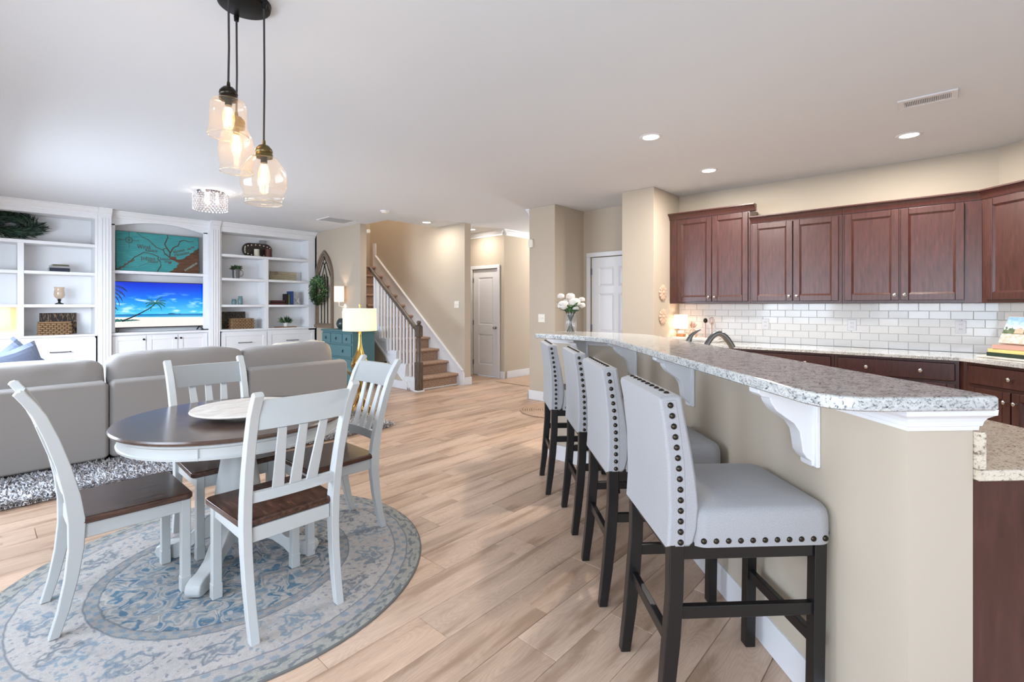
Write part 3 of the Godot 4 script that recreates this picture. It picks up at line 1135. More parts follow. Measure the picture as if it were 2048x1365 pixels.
func make_door(called: String, at: Vector3, turn: float, width: float, height: float, cols: Array, rows: Array, hinge_side: float) -> void:
	# local x runs across the door, local z out of its face
	var root := struct(called, G.new(), M.white_paint) if false else Node3D.new()
	root.name = called
	add_child(root)
	root.position = at
	root.rotation.y = turn
	root.set_meta("kind", "structure")
	root.set_meta("label", STRUCT_LABEL[called])
	var cs := G.new()
	var cw := 0.065
	for sx in [-1.0, 1.0]:
		cs.box(Vector3(sx * (width / 2 + cw / 2 + 0.008), height / 2, 0.008), Vector3(cw, height + 0.02, 0.022), 0.006)
	cs.box(Vector3(0, height + cw / 2 + 0.01, 0.008), Vector3(width + cw * 2 + 0.016, cw, 0.022), 0.006)
	part(root, "casing", cs, M.white_paint)
	var lf := G.new()
	# stiles and rails round the panels, all in one leaf
	var xs := [-width / 2]
	for c in cols:
		xs.append(-width / 2 + c[0] * width)
		xs.append(-width / 2 + c[1] * width)
	xs.append(width / 2)
	var z := -0.02
	for i in range(0, xs.size(), 2):
		lf.flat(Vector3(xs[i], 0.012, z), Vector3(xs[i + 1], 0.012, z), Vector3(xs[i + 1], height, z), Vector3(xs[i], height, z), Vector3(0, 0, 1))
	for c in cols:
		var xa: float = -width / 2 + c[0] * width
		var xb: float = -width / 2 + c[1] * width
		var y := 0.012
		for r in rows:
			lf.flat(Vector3(xa, y, z), Vector3(xb, y, z), Vector3(xb, r[0], z), Vector3(xa, r[0], z), Vector3(0, 0, 1))
			door_panel(lf, xa, r[0], xb, r[1], z)
			y = r[1]
		lf.flat(Vector3(xa, y, z), Vector3(xb, y, z), Vector3(xb, height, z), Vector3(xa, height, z), Vector3(0, 0, 1))
	lf.box(Vector3(0, height / 2 + 0.006, z - 0.03), Vector3(width, height - 0.012, 0.03))
	part(root, "leaf", lf, M.white_paint)
	for y in [0.25, height / 2, height - 0.2]:
		part(root, "hinge", G.new().box(Vector3(hinge_side * width / 2, y, -0.012), Vector3(0.014, 0.09, 0.02), 0.003), M.steel)
	var kx := -hinge_side * (width / 2 - 0.06)
	part(root, "knob", G.new().lathe([Vector2(0.028, 0), Vector2(0.028, 0.006), Vector2(0.012, 0.012), Vector2(0.012, 0.03), Vector2(0.026, 0.04), Vector2(0.028, 0.055), Vector2(0.018, 0.066), Vector2(0, 0.068)], 16, Transform3D(Basis(Vector3.RIGHT, PI / 2), Vector3(kx, 0.93, z))), M.nickel)


func make_window(called: String, at: Vector3, turn: float, width: float, h0: float, h1: float, bars: int) -> void:
	var root := Node3D.new()
	root.name = called
	add_child(root)
	root.position = at
	root.rotation.y = turn
	root.set_meta("kind", "structure")
	root.set_meta("label", STRUCT_LABEL[called])
	var f := G.new()
	for sx in [-1.0, 1.0]:
		f.box(Vector3(sx * (width / 2 - 0.03), (h0 + h1) / 2, 0), Vector3(0.06, h1 - h0, 0.1), 0.004)
	for y in [h0 + 0.03, h1 - 0.03]:
		f.box(Vector3(0, y, 0), Vector3(width, 0.06, 0.1), 0.004)
	for i in bars:
		f.box(Vector3(-width / 2 + width * (i + 1) / (bars + 1), (h0 + h1) / 2, 0), Vector3(0.06, h1 - h0, 0.08), 0.004)
	part(root, "frame", f, M.white_paint)
	for i in bars + 1:
		var c := -width / 2 + width * (i + 0.5) / (bars + 1)
		part(root, "pane", G.new().box(Vector3(c, (h0 + h1) / 2, 0), Vector3(width / (bars + 1) - 0.06, h1 - h0 - 0.1, 0.004)), M.window_glass)


func build_openings() -> void:
	make_window("window_1", V(-1.09, 0, -0.1), PI / 2, 2.5, 0.06, 2.1, 1)
	make_window("window_2", V(-1.09, 0, 2.85), PI / 2, 1.7, 0.9, 2.1, 1)
	make_window("window_3", V(-1.09, 0, 6.3), PI / 2, 2.4, 0.75, 2.15, 2)
	make_window("window_4", V(1.5, 0, -2.69), PI, 3.4, 0.7, 2.2, 3)
	make_window("window_5", V(9.53, 0, 5.3), -PI / 2, 1.1, 0.35, 2.05, 1)
	# doors face -x, so local z points along -x
	make_door("door_1", V(6.49, 0, 6.56), -PI / 2, 0.66, 2.03, [[0.2, 0.8]], [[0.22, 0.80], [0.98, 1.88]], -1.0)
	make_door("door_2", V(6.05, 0, 3.50), -PI / 2, 0.81, 2.04, [[0.14, 0.46], [0.54, 0.86]], [[0.2, 0.82], [0.96, 1.52], [1.62, 1.9]], -1.0)


# ---------------------------------------------------------------- breakfast bar
func build_bar() -> void:
	var wall := pv([AB(1.205, 1.09), AB(3.718, 1.09), Vector2(3.4, 2.62), Vector2(3.577, 2.62), AB(3.79, 1.267), AB(1.205, 1.267)])
	struct("wall_bar", G.new().prism(wall, 0, 1.075, plan(), 0.0, 5.0), M.wall_paint)
	var g := G.new()
	moulding(g, wall, [[1.016, 0.0], [1.0165, 0.008], [1.027, 0.009], [1.029, 0.013], [1.040, 0.015], [1.050, 0.020], [1.057, 0.028], [1.060, 0.033], [1.0745, 0.034], [1.0746, 0.0]])
	struct("trim_5", g, M.white_paint)
	g = G.new()
	var a := AB(1.205, 1.09)
	var b := AB(3.71, 1.09)
	g.bar(V(a.x - 0.005, 0.065, a.y - 0.005), V(b.x - 0.005, 0.065, b.y - 0.005), 0.13, 0.016, 0.003, Vector3.UP)
	g.span(V(3.385, 0, 1.86), V(3.4, 0.13, 2.635), 0.003)
	struct("baseboard_bar", g, M.white_paint)
	var top := fillet(pv([AB(1.155, 0.85), AB(3.4916, 0.85), Vector2(3.07, 2.55), Vector2(3.61, 2.55), AB(3.8153, 1.29), AB(1.155, 1.29)]), [0.14, 0.7, 0.06, 0.03, 0.3, 0.015], 9)
	single("bar_countertop", "raised granite bar top with rounded end, white and black speckled", "countertop", G.new().prism(top, 1.075, 1.112, plan(), 0.006, 30.0), M.granite)
	# corbels
	var prof := pv([[0, 0.81], [0.022, 0.81], [0.024, 0.826], [0.04, 0.838], [0.053, 0.858], [0.058, 0.895], [0.064, 0.925], [0.082, 0.952], [0.112, 0.972], [0.142, 0.994], [0.16, 1.02], [0.165, 1.036], [0.192, 1.042], [0.203, 1.052], [0.205, 1.072], [0, 1.072]])
	var xf := Transform3D(Basis(Vector3(0, 0, 1), Vector3(0, 1, 0), Vector3(1, 0, 0)), Vector3.ZERO)
	var c0: Node3D
	var lab := ["white scrolled corbel under the granite beside the bar's rounded end", "second white scrolled corbel from the bar's rounded end", "third white scrolled corbel from the bar's rounded end", "white scrolled corbel under the flower jar end of the bar"]
	var spots := [[AB(1.575, 1.09), -135.0], [AB(2.54, 1.09), -135.0], [AB(3.52, 1.09), -135.0], [Vector2(3.4, 2.26), -90.0]]
	for i in 4:
		var p: Vector2 = spots[i][0]
		if i == 0:
			c0 = thing("corbel", lab[0], "bracket", V(p.x, 0, p.y), deg_to_rad(spots[i][1]), "corbels under the granite bar")
			part(c0, "scroll", G.new().prism(prof, -0.03, 0.03, xf, 0.004, 40.0), M.white_paint)
			part(c0, "back_plate", G.new().box(Vector3(0, 0.94, 0.008), Vector3(0.085, 0.266, 0.016), 0.004), M.white_paint)
		else:
			copy(c0, V(p.x, 0, p.y), deg_to_rad(spots[i][1]), lab[i])
	# sink counter behind the half wall
	var low := pv([AB(1.19, 1.27), AB(3.35, 1.27), AB(3.35, 1.87), AB(1.19, 1.87)])
	single("sink_countertop", "low granite counter behind the bar's half wall, cream and brown speckled", "countertop", G.new().prism(low, 0.884, 0.914, plan(), 0.004, 5.0), M.granite_warm)
	single("granite_upstand", "thin granite strip standing on the sink counter against the half wall", "backsplash", G.new().prism(pv([AB(1.192, 1.27), AB(3.35, 1.27), AB(3.35, 1.29), AB(1.192, 1.29)]), 0.9145, 1.012, plan(), 0.002, 5.0), M.granite_warm)
	var sc := thing("sink_cabinet", "dark cherry end cabinet below the sink counter", "cabinet")
	part(sc, "end_panel", G.new().prism(pv([AB(1.212, 1.27), AB(1.235, 1.27), AB(1.235, 1.85), AB(1.212, 1.85)]), 0.0, 0.883, plan(), 0.001, 5.0), M.cherry)
	part(sc, "body", G.new().prism(pv([AB(1.236, 1.275), AB(3.32, 1.275), AB(3.32, 1.84), AB(1.236, 1.84)]), 0.1, 0.882, plan(), 0.0, 5.0), M.cherry)
	part(sc, "toe_kick", G.new().prism(pv([AB(1.236, 1.275), AB(3.32, 1.275), AB(3.32, 1.77), AB(1.236, 1.77)]), 0.0, 0.1, plan(), 0.0, 5.0), M.cherry)
	# faucet: lever post and arched spout
	var f := AB(3.18, 1.41)
	var fa := thing("faucet", "brushed steel kitchen faucet with arched spout and curved lever", "faucet", V(f.x, 0.9145, f.y), deg_to_rad(-45.0))
	part(fa, "deck_plate", G.new().prism(round_rect(-0.03, -0.14, 0.03, 0.14, 0.03), 0.0, 0.012, plan(), 0.003), M.steel)
	var pts := []
	var rad := []
	for i in 15:
		var q := i / 14.0
		pts.append(Vector3(lerpf(0.0, 0.235, q), 0.01 + 0.265 * sin(PI * (0.13 + 0.70 * q)) - 0.08 * (1 - q) + 0.0, 0.0))
		rad.append(lerpf(0.017, 0.02, q))
	part(fa, "spout", G.new().tube(pts, rad, 14), M.steel)
	part(fa, "spout_base", G.new().lathe([Vector2(0.03, 0.012), Vector2(0.026, 0.04), Vector2(0.02, 0.09), Vector2(0.016, 0.1), Vector2(0, 0.1)], 18), M.steel)
	part(fa, "lever", G.new().tube([Vector3(-0.04, 0.01, -0.09), Vector3(-0.042, 0.10, -0.09), Vector3(-0.035, 0.17, -0.09), Vector3(-0.01, 0.222, -0.09), Vector3(0.03, 0.25, -0.09), Vector3(0.055, 0.262, -0.09)], [0.026, 0.025, 0.022, 0.013, 0.008, 0.005], 14), M.steel)


# a mitred moulding round an outline: rings of [height, distance out]
func moulding(g: G, outline: PackedVector2Array, rings: Array) -> void:
	var p := outline.duplicate()
	if Geometry2D.is_polygon_clockwise(p):
		p.reverse()
	var m := p.size()
	for i in m:
		var j := (i + 1) % m
		var e := (p[j] - p[i]).normalized()
		var e0 := (p[i] - p[(i + m - 1) % m]).normalized()
		var e1 := (p[(j + 1) % m] - p[j]).normalized()
		var n := Vector2(e.y, -e.x)
		var ma := (n + Vector2(e0.y, -e0.x)).normalized()
		var mb := (n + Vector2(e1.y, -e1.x)).normalized()
		for k in rings.size() - 1:
			var r0: Array = rings[k]
			var r1: Array = rings[k + 1]
			var a0: Vector2 = p[i] + ma * r0[1] / ma.dot(n)
			var b0: Vector2 = p[j] + mb * r0[1] / mb.dot(n)
			var a1: Vector2 = p[i] + ma * r1[1] / ma.dot(n)
			var b1: Vector2 = p[j] + mb * r1[1] / mb.dot(n)
			var rise: float = r1[0] - r0[0]
			var out: float = r1[1] - r0[1]
			var nn := (V(n.x, 0, n.y) * rise + Vector3.UP * -out).normalized()
			g.flat(V(a0.x, r0[0], a0.y), V(b0.x, r0[0], b0.y), V(b1.x, r1[0], b1.y), V(a1.x, r1[0], a1.y), nn)


# ---------------------------------------------------------------- kitchen wall
func cab_door(parent: Node, x0: float, y0: float, x1: float, y1: float, z: float, knob: Vector2, called := "door", bw := 0.058) -> void:
	var d := G.new()
	var t := 0.02
	for s in [[x0, y0, x0 + bw, y1], [x1 - bw, y0, x1, y1]]:
		d.span(Vector3(s[0], s[1], z), Vector3(s[2], s[3], z + t), 0.004)
	for s in [[x0 + bw, y0, x1 - bw, y0 + bw], [x0 + bw, y1 - bw, x1 - bw, y1]]:
		d.span(Vector3(s[0], s[1], z), Vector3(s[2], s[3], z + t), 0.004)
	var m := 0.016   # sloping bead inside the frame
	var r := [Vector2(x0 + bw, y0 + bw), Vector2(x1 - bw, y0 + bw), Vector2(x1 - bw, y1 - bw), Vector2(x0 + bw, y1 - bw)]
	var q := [r[0] + Vector2(m, m), r[1] + Vector2(-m, m), r[2] + Vector2(-m, -m), r[3] + Vector2(m, -m)]
	for i in 4:
		var j := (i + 1) % 4
		var nn: Vector3 = ([Vector3(0, 1, 0), Vector3(-1, 0, 0), Vector3(0, -1, 0), Vector3(1, 0, 0)][i] + Vector3(0, 0, 1.2)).normalized()
		d.flat(Vector3(r[i].x, r[i].y, z + t - 0.003), Vector3(r[j].x, r[j].y, z + t - 0.003), Vector3(q[j].x, q[j].y, z + 0.007), Vector3(q[i].x, q[i].y, z + 0.007), nn)
	var o := part(parent, called, d, M.cherry)
	part(o, "panel", G.new().span(Vector3(q[0].x - 0.002, q[0].y - 0.002, z), Vector3(q[2].x + 0.002, q[2].y + 0.002, z + 0.0075)), M.cherry)
	part(o, "knob", G.new().lathe([Vector2(0.007, 0), Vector2(0.006, 0.012), Vector2(0.014, 0.018), Vector2(0.0155, 0.025), Vector2(0.01, 0.031), Vector2(0, 0.032)], 14, Transform3D(Basis(Vector3.RIGHT, PI / 2), Vector3(knob.x, knob.y, z + t))), M.nickel)


func slab_drawer(parent: Node, x0: float, y0: float, x1: float, y1: float, z: float, knobs: Array) -> void:
	var d := part(parent, "drawer", G.new().span(Vector3(x0, y0, z), Vector3(x1, y1, z + 0.02), 0.009), M.cherry)
	for k in knobs:
		part(d, "knob", G.new().lathe([Vector2(0.007, 0), Vector2(0.006, 0.012), Vector2(0.014, 0.018), Vector2(0.0155, 0.025), Vector2(0.01, 0.031), Vector2(0, 0.032)], 14, Transform3D(Basis(Vector3.RIGHT, PI / 2), Vector3(lerpf(x0, x1, k), (y0 + y1) / 2, z + 0.02))), M.nickel)


func upper(label: String, at: Vector3, turn: float, w: float, h1: float, stile: float, doors: Array, over0: float, over1: float) -> Node3D:
	var h0 := 1.366
	var dp := 0.29
	var c := thing("wall_cabinet", label, "cabinet", at, turn, "cherry cabinets on the kitchen wall")
	part(c, "body", G.new().span(Vector3(0, h0, 0), Vector3(w, h1, dp), 0.002), M.cherry)
	for i in doors.size():
		var d: Array = doors[i]
		var kx: float = d[1] - 0.03 if d[2] > 0 else d[0] + 0.03
		cab_door(c, d[0], h0 + 0.025, d[1], h1 - 0.035, dp, Vector2(kx, h0 + 0.075))
	var pr := pv([[dp - 0.04, h1 - 0.025], [dp + 0.008, h1 - 0.025], [dp + 0.014, h1 - 0.005], [dp + 0.022, h1 + 0.008], [dp + 0.05, h1 + 0.03], [dp + 0.06, h1 + 0.036], [dp + 0.06, h1 + 0.048], [dp - 0.04, h1 + 0.048]])
	part(c, "crown_moulding", G.new().prism(pr, -over0, w + over1, Transform3D(Basis(Vector3(0, 0, 1), Vector3(0, 1, 0), Vector3(1, 0, 0)), Vector3.ZERO), 0.0, 30.0), M.cherry)
	return c


func build_kitchen() -> void:
	var K := deg_to_rad(-90.0)
	var D := deg_to_rad(-135.0)
	var kx := func(x: float) -> Vector3: return V(6.06, 0, 2.578 - x)
	upper("tall two-door cherry wall cabinet beside the tan wall end", kx.call(0.0), K, 0.93, 2.42, 0.08, [[0.10, 0.51, 1], [0.52, 0.91, -1]], 0.0, 0.055)
	upper("two-door cherry wall cabinet next to the taller one", kx.call(0.932), K, 0.85, 2.275, 0.02, [[0.02, 0.415, 1], [0.425, 0.82, -1]], -0.001, 0.0)
	upper("widest two-door cherry wall cabinet next to the slanting corner", kx.call(1.784), K, 0.997, 2.275, 0.02, [[0.02, 0.44, 1], [0.452, 0.885, -1]], 0.0, 0.018)
	var cor := upper("cherry wall cabinet on the slanting corner wall", V(6.06, 0, -0.32), D, 1.0, 2.275, 0.02, [[0.165, 0.56, 1], [0.57, 0.96, -1]], -0.128, 0.0)
	cor.get_node("body").mesh = G.new().prism(pv([[0.0, 0.0], [1.0, 0.0], [1.0, -0.29], [0.125, -0.29]]), 1.366, 2.275, plan(), 0.001, 5.0).mesh()
	# base units
	var base := func(label: String, at: Vector3, turn: float, x0: float, x1: float) -> void:
		var c := thing("base_cabinet", label, "cabinet", at, turn, "cherry base cabinets along the tiled wall")
		part(c, "body", G.new().span(Vector3(x0, 0.1, 0.002), Vector3(x1, 0.883, 0.59), 0.002), M.cherry)
		part(c, "toe_kick", G.new().span(Vector3(x0, 0, 0.002), Vector3(x1, 0.1, 0.52)), M.cherry)
		slab_drawer(c, x0 + 0.025, 0.71, x1 - 0.025, 0.86, 0.59, [0.27, 0.73] if x1 - x0 > 0.75 else [0.5])
		var m := (x0 + x1) / 2
		cab_door(c, x0 + 0.025, 0.13, m - 0.004, 0.685, 0.59, Vector2(m - 0.035, 0.61), "door", 0.055)
		cab_door(c, m + 0.004, 0.13, x1 - 0.025, 0.685, 0.59, Vector2(m + 0.035, 0.61), "door", 0.055)
	base.call("cherry base cabinet below the small lit lamp and tray", kx.call(0.0), K, 0.0, 0.93)
	base.call("cherry base cabinet between the lamp tray cabinet and the wide drawer cabinet", kx.call(0.0), K, 0.932, 1.76)
	base.call("cherry base cabinet with wide two-knob drawer beside the corner", kx.call(0.0), K, 1.762, 2.635)
	base.call("cherry base cabinet below the cookbook on the slanting corner", V(6.06, 0, -0.32), D, 0.28, 0.98)
	base.call("cherry base cabinet at the far end of the slanting corner", V(6.06, 0, -0.32), D, 0.982, 1.65)
	var fp := thing("corner_filler", "plain cherry filler panel closing the angle between base cabinets", "cabinet")
	part(fp, "panel", G.new().prism(pv([[5.55, -0.06], [5.475, -0.06], [5.452, -0.083], [5.44, -0.115], [5.50, -0.175]]), 0.1, 0.882, plan(), 0.0, 5.0), M.cherry)
	var ct := pv([[6.058, 2.578], [5.42, 2.578], [5.42, -0.055], [4.25, -1.225], [4.705, -1.673], [6.058, -0.32]])
	single("kitchen_countertop", "speckled granite counter running along the tiled kitchen wall", "countertop", G.new().prism(ct, 0.884, 0.914, plan(), 0.004, 5.0), M.granite)
	# subway tiles, each one set on the wall
	var shapes := {}
	var wallk: Node = get_node("wall_kitchen")
	var wallc: Node = get_node("wall_corner")
	var tw := 0.152
	var th := (1.366 - 0.914) / 6.0
	for side in 2:
		var o: Vector3 = V(6.06, 0, 2.58) if side == 0 else V(6.06, 0, -0.32)
		var bs := Basis(Vector3.UP, K if side == 0 else D)
		var length := 2.90 if side == 0 else 1.3
		var wl: Node = wallk if side == 0 else wallc
		inst(wl, "grout", G.new().span(Vector3(0.002, 0.915, 0.0), Vector3(length, 1.365, 0.004)).mesh(), M.grout, o, bs)
		for r in 6:
			var x := -tw / 2 if r % 2 else 0.0
			if side == 1:
				x = -0.05 if r % 2 else -0.1
			while x < length:
				var x0 := maxf(x, 0.0)
				var x1 := minf(x + tw, length)
				var wd := snappedf(x1 - x0 - 0.002, 0.001)
				if wd > 0.012:
					if not shapes.has(wd):
						shapes[wd] = G.new().box(Vector3.ZERO, Vector3(wd, th - 0.002, 0.009), 0.003).mesh()
					var tilt := Basis(Vector3(rng.randf_range(-1, 1), rng.randf_range(-1, 1), 0).normalized(), rng.randf_range(0, 0.006))
					inst(wl, "tile", shapes[wd], M.tile_glaze if rng.randf() < 0.7 else M.tile_glaze_b, o + bs * Vector3((x0 + x1) / 2, 0.914 + th * (r + 0.5), 0.0065), bs * tilt)
				x += tw


# ---------------------------------------------------------------- white built-in bookcases
func shaker(parent: Node, called: String, x0: float, y0: float, x1: float, y1: float, w: float) -> MeshInstance3D:
	var b := 0.065
	var g := G.new()
	g.span(V(x0, y0, w), V(x0 + b, y1, w + 0.02), 0.002)
	g.span(V(x1 - b, y0, w), V(x1, y1, w + 0.02), 0.002)
	g.span(V(x0 + b, y0, w), V(x1 - b, y0 + b, w + 0.02), 0.002)
	g.span(V(x0 + b, y1 - b, w), V(x1 - b, y1, w + 0.02), 0.002)
	g.span(V(x0 + b, y0 + b, w + 0.009), V(x1 - b, y1 - b, w + 0.02))
	return part(parent, called, g, M.bookcase_paint)


func bookcase(label: String, x0: float, x1: float, xd: float, s0: float, s1: float) -> void:
	var c := thing("bookcase", label, "bookcase", V(0, 0, 0), 0, "white built-in bookcases")
	var F := 9.05
	var B := 9.40
	var P: Material = M.bookcase_paint
	part(c, "back_panel", G.new().span(V(x0, 0.0, B), V(x1, 2.735, B + 0.015)), P)
	part(c, "side", G.new().span(V(x0, 0.0, F + 0.002), V(x0 + s0, 2.62, B), 0.002), P)
	part(c, "side", G.new().span(V(x1 - s1, 0.0, F + 0.002), V(x1, 2.62, B), 0.002), P)
	part(c, "frieze", G.new().span(V(x0, 2.585, F), V(x1, 2.735, B), 0.002), P)
	part(c, "divider", G.new().span(V(xd - 0.03, 0.94, F), V(xd + 0.03, 2.17, B), 0.002), P)
	part(c, "shelf", G.new().span(V(x0 + s0, 2.17, F), V(x1 - s1, 2.215, B), 0.003), P)
	for h in [1.81, 1.36]:
		part(c, "shelf", G.new().span(V(x0 + s0, h - 0.042, F), V(xd - 0.03, h, B), 0.003), P)
		part(c, "shelf", G.new().span(V(xd + 0.03, h - 0.042, F), V(x1 - s1, h, B), 0.003), P)
	part(c, "counter", G.new().span(V(x0, 0.91, F - 0.03), V(x1, 0.94, B), 0.004), P)
	part(c, "base", G.new().span(V(x0, 0.0, F + 0.002), V(x1, 0.91, B)), P)
	for d in [[x0 + 0.02, xd - 0.008], [xd + 0.008, x1 - 0.02]]:
		for r in [[0.49, 0.885], [0.1, 0.47]]:
			var dr := shaker(c, "drawer", d[0], r[0], d[1], r[1], F - 0.02)
			var m: float = (d[0] + d[1]) / 2
			var hh: float = (r[0] + r[1]) / 2 + 0.02
			var hd := G.new()
			hd.span(V(m - 0.11, hh - 0.005, F - 0.055), V(m + 0.11, hh + 0.005, F - 0.045), 0.002)
			for s in [-0.1, 0.1]:
				hd.span(V(m + s - 0.006, hh - 0.006, F - 0.052), V(m + s + 0.006, hh + 0.006, F - 0.02), 0.002)
			part(dr, "handle", hd, M.black_metal)
	crown_run(c, x0, x1, F)


func crown_run(c: Node, x0: float, x1: float, F: float) -> void:
	var pr := PackedVector2Array()
	for q in [[0, 2.739], [0.085, 2.739], [0.083, 2.725], [0.065, 2.715], [0.05, 2.69], [0.03, 2.67], [0.014, 2.66], [0.012, 2.64], [0, 2.638]]:
		pr.append(Vector2(F - q[0], q[1]))
	part(c, "crown_moulding", G.new().prism(pr, x0, x1, sidev(), 0.0, 25.0), M.bookcase_paint)


func build_bookcases() -> void:
	var P: Material = M.bookcase_paint
	bookcase("white built-in bookcase holding the dark green wreath and a lit lamp", -0.48, 1.174, 0.40, 0.09, 0.03)
	bookcase("white built-in bookcase holding plants, jars and the LOVE sign", 2.736, 4.378, 3.49, 0.03, 0.13)
	var c := thing("media_cabinet", "white built-in media cabinet with an arched niche around the television", "cabinet")
	var F := 9.15
	var B := 9.40
	var x0 := 1.25
	var x1 := 2.66
	# fluted posts either side
	for x in [x0, x1]:
		var g := G.new().span(V(x - 0.075, 0, 9.02), V(x + 0.075, 2.735, 9.2), 0.003)
		part(c, "post", g, P)
		for k in 3:
			part(c, "flute", G.new().span(V(x - 0.045 + k * 0.035, 0.1, 9.012), V(x - 0.025 + k * 0.035, 2.6, 9.022), 0.004), P)
		crown_run(c, x - 0.0745, x + 0.0745, 9.02)
	var a := x0 + 0.075
	var b := x1 - 0.075
	part(c, "back_panel", G.new().span(V(a, 0, B), V(b, 2.735, B + 0.015)), P)
	var arch := [[a, 2.735], [a, 2.53]]
	for i in 17:
		var f := i / 16.0
		arch.append([lerpf(a + 0.06, b - 0.06, f), 2.53 + 0.09 * sin(PI * f)])
	arch.append_array([[b, 2.53], [b, 2.735]])
	var fr := Transform3D(Basis.IDENTITY, Vector3.ZERO)
	part(c, "arched_frieze", G.new().prism(pv(arch), -(F + 0.03), -F, fr, 0.002), P)
	part(c, "top_board", G.new().span(V(a, 2.70, F + 0.03), V(b, 2.735, B)), P)
	for x in [a, b - 0.06]:
		part(c, "stile", G.new().span(V(x, 0.945, F), V(x + 0.06, 2.55, F + 0.03), 0.002), P)
	part(c, "shelf", G.new().span(V(a, 1.822, F - 0.01), V(b, 1.866, B), 0.003), P)
	part(c, "counter", G.new().span(V(a, 0.905, F - 0.07), V(b, 0.94, B), 0.004), P)
	part(c, "base", G.new().span(V(a, 0, F - 0.03), V(b, 0.905, B)), P)
	var w := (b - a - 0.03) / 3.0
	for i in 3:
		var d0 := a + 0.015 + i * w + 0.004
		var d1 := d0 + w - 0.008
		var d := shaker(c, "door", d0, 0.1, d1, 0.885, F - 0.052)
		var kx: float = [d1 - 0.03, d1 - 0.03, d0 + 0.03][i]
		part(d, "knob", G.new().lathe([Vector2(0.006, 0), Vector2(0.006, 0.012), Vector2(0.015, 0.016), Vector2(0.015, 0.024), Vector2(0, 0.028)], 12, Transform3D(Basis(Vector3.RIGHT, PI / 2), V(kx, 0.83, F - 0.052))), M.black_metal)
	crown_run(c, a - 0.01, b + 0.01, F)
	# television
	var tv := thing("television", "flat television showing a palm leaning over a beach", "television", V(1.965, 0.94, 9.24))
	part(tv, "casing", G.new().box(Vector3(0, 0.415, -0.012), Vector3(1.235, 0.71, 0.03), 0.006), M.black_plastic)
	var s := G.new()
	var z := 0.0045
	s.tri(Vector3(-0.61, 0.075, z), Vector3(0.61, 0.075, z), Vector3(0.61, 0.76, z), Vector3.BACK, Vector3.BACK, Vector3.BACK, Vector2(0, 1), Vector2(1, 1), Vector2(1, 0))
	s.tri(Vector3(-0.61, 0.075, z), Vector3(0.61, 0.76, z), Vector3(-0.61, 0.76, z), Vector3.BACK, Vector3.BACK, Vector3.BACK, Vector2(0, 1), Vector2(1, 0), Vector2(0, 0))
	part(tv, "screen", s, M.screen_picture)
	for sx in [-1.0, 1.0]:
		part(tv, "foot", G.new().bar(Vector3(sx * 0.53, 0.065, -0.01), Vector3(sx * 0.56, 0.008, 0.11), 0.02, 0.012, 0.003).bar(Vector3(sx * 0.53, 0.065, -0.01), Vector3(sx * 0.52, 0.008, -0.10), 0.02, 0.012, 0.003), M.black_plastic)


# ---------------------------------------------------------------- dining set
func disc_uv(g: G, r: float, y: float, seg: int) -> void:
	for k in seg:
		var a := Vector2(cos(TAU * k / seg), sin(TAU * k / seg))
		var b := Vector2(cos(TAU * (k + 1) / seg), sin(TAU * (k + 1) / seg))
		g.tri(Vector3(0, y, 0), Vector3(a.x * r, y, a.y * r), Vector3(b.x * r, y, b.y * r), Vector3.UP, Vector3.UP, Vector3.UP, Vector2(0.5, 0.5), Vector2(0.5, 0.5) + a * 0.5, Vector2(0.5, 0.5) + b * 0.5)


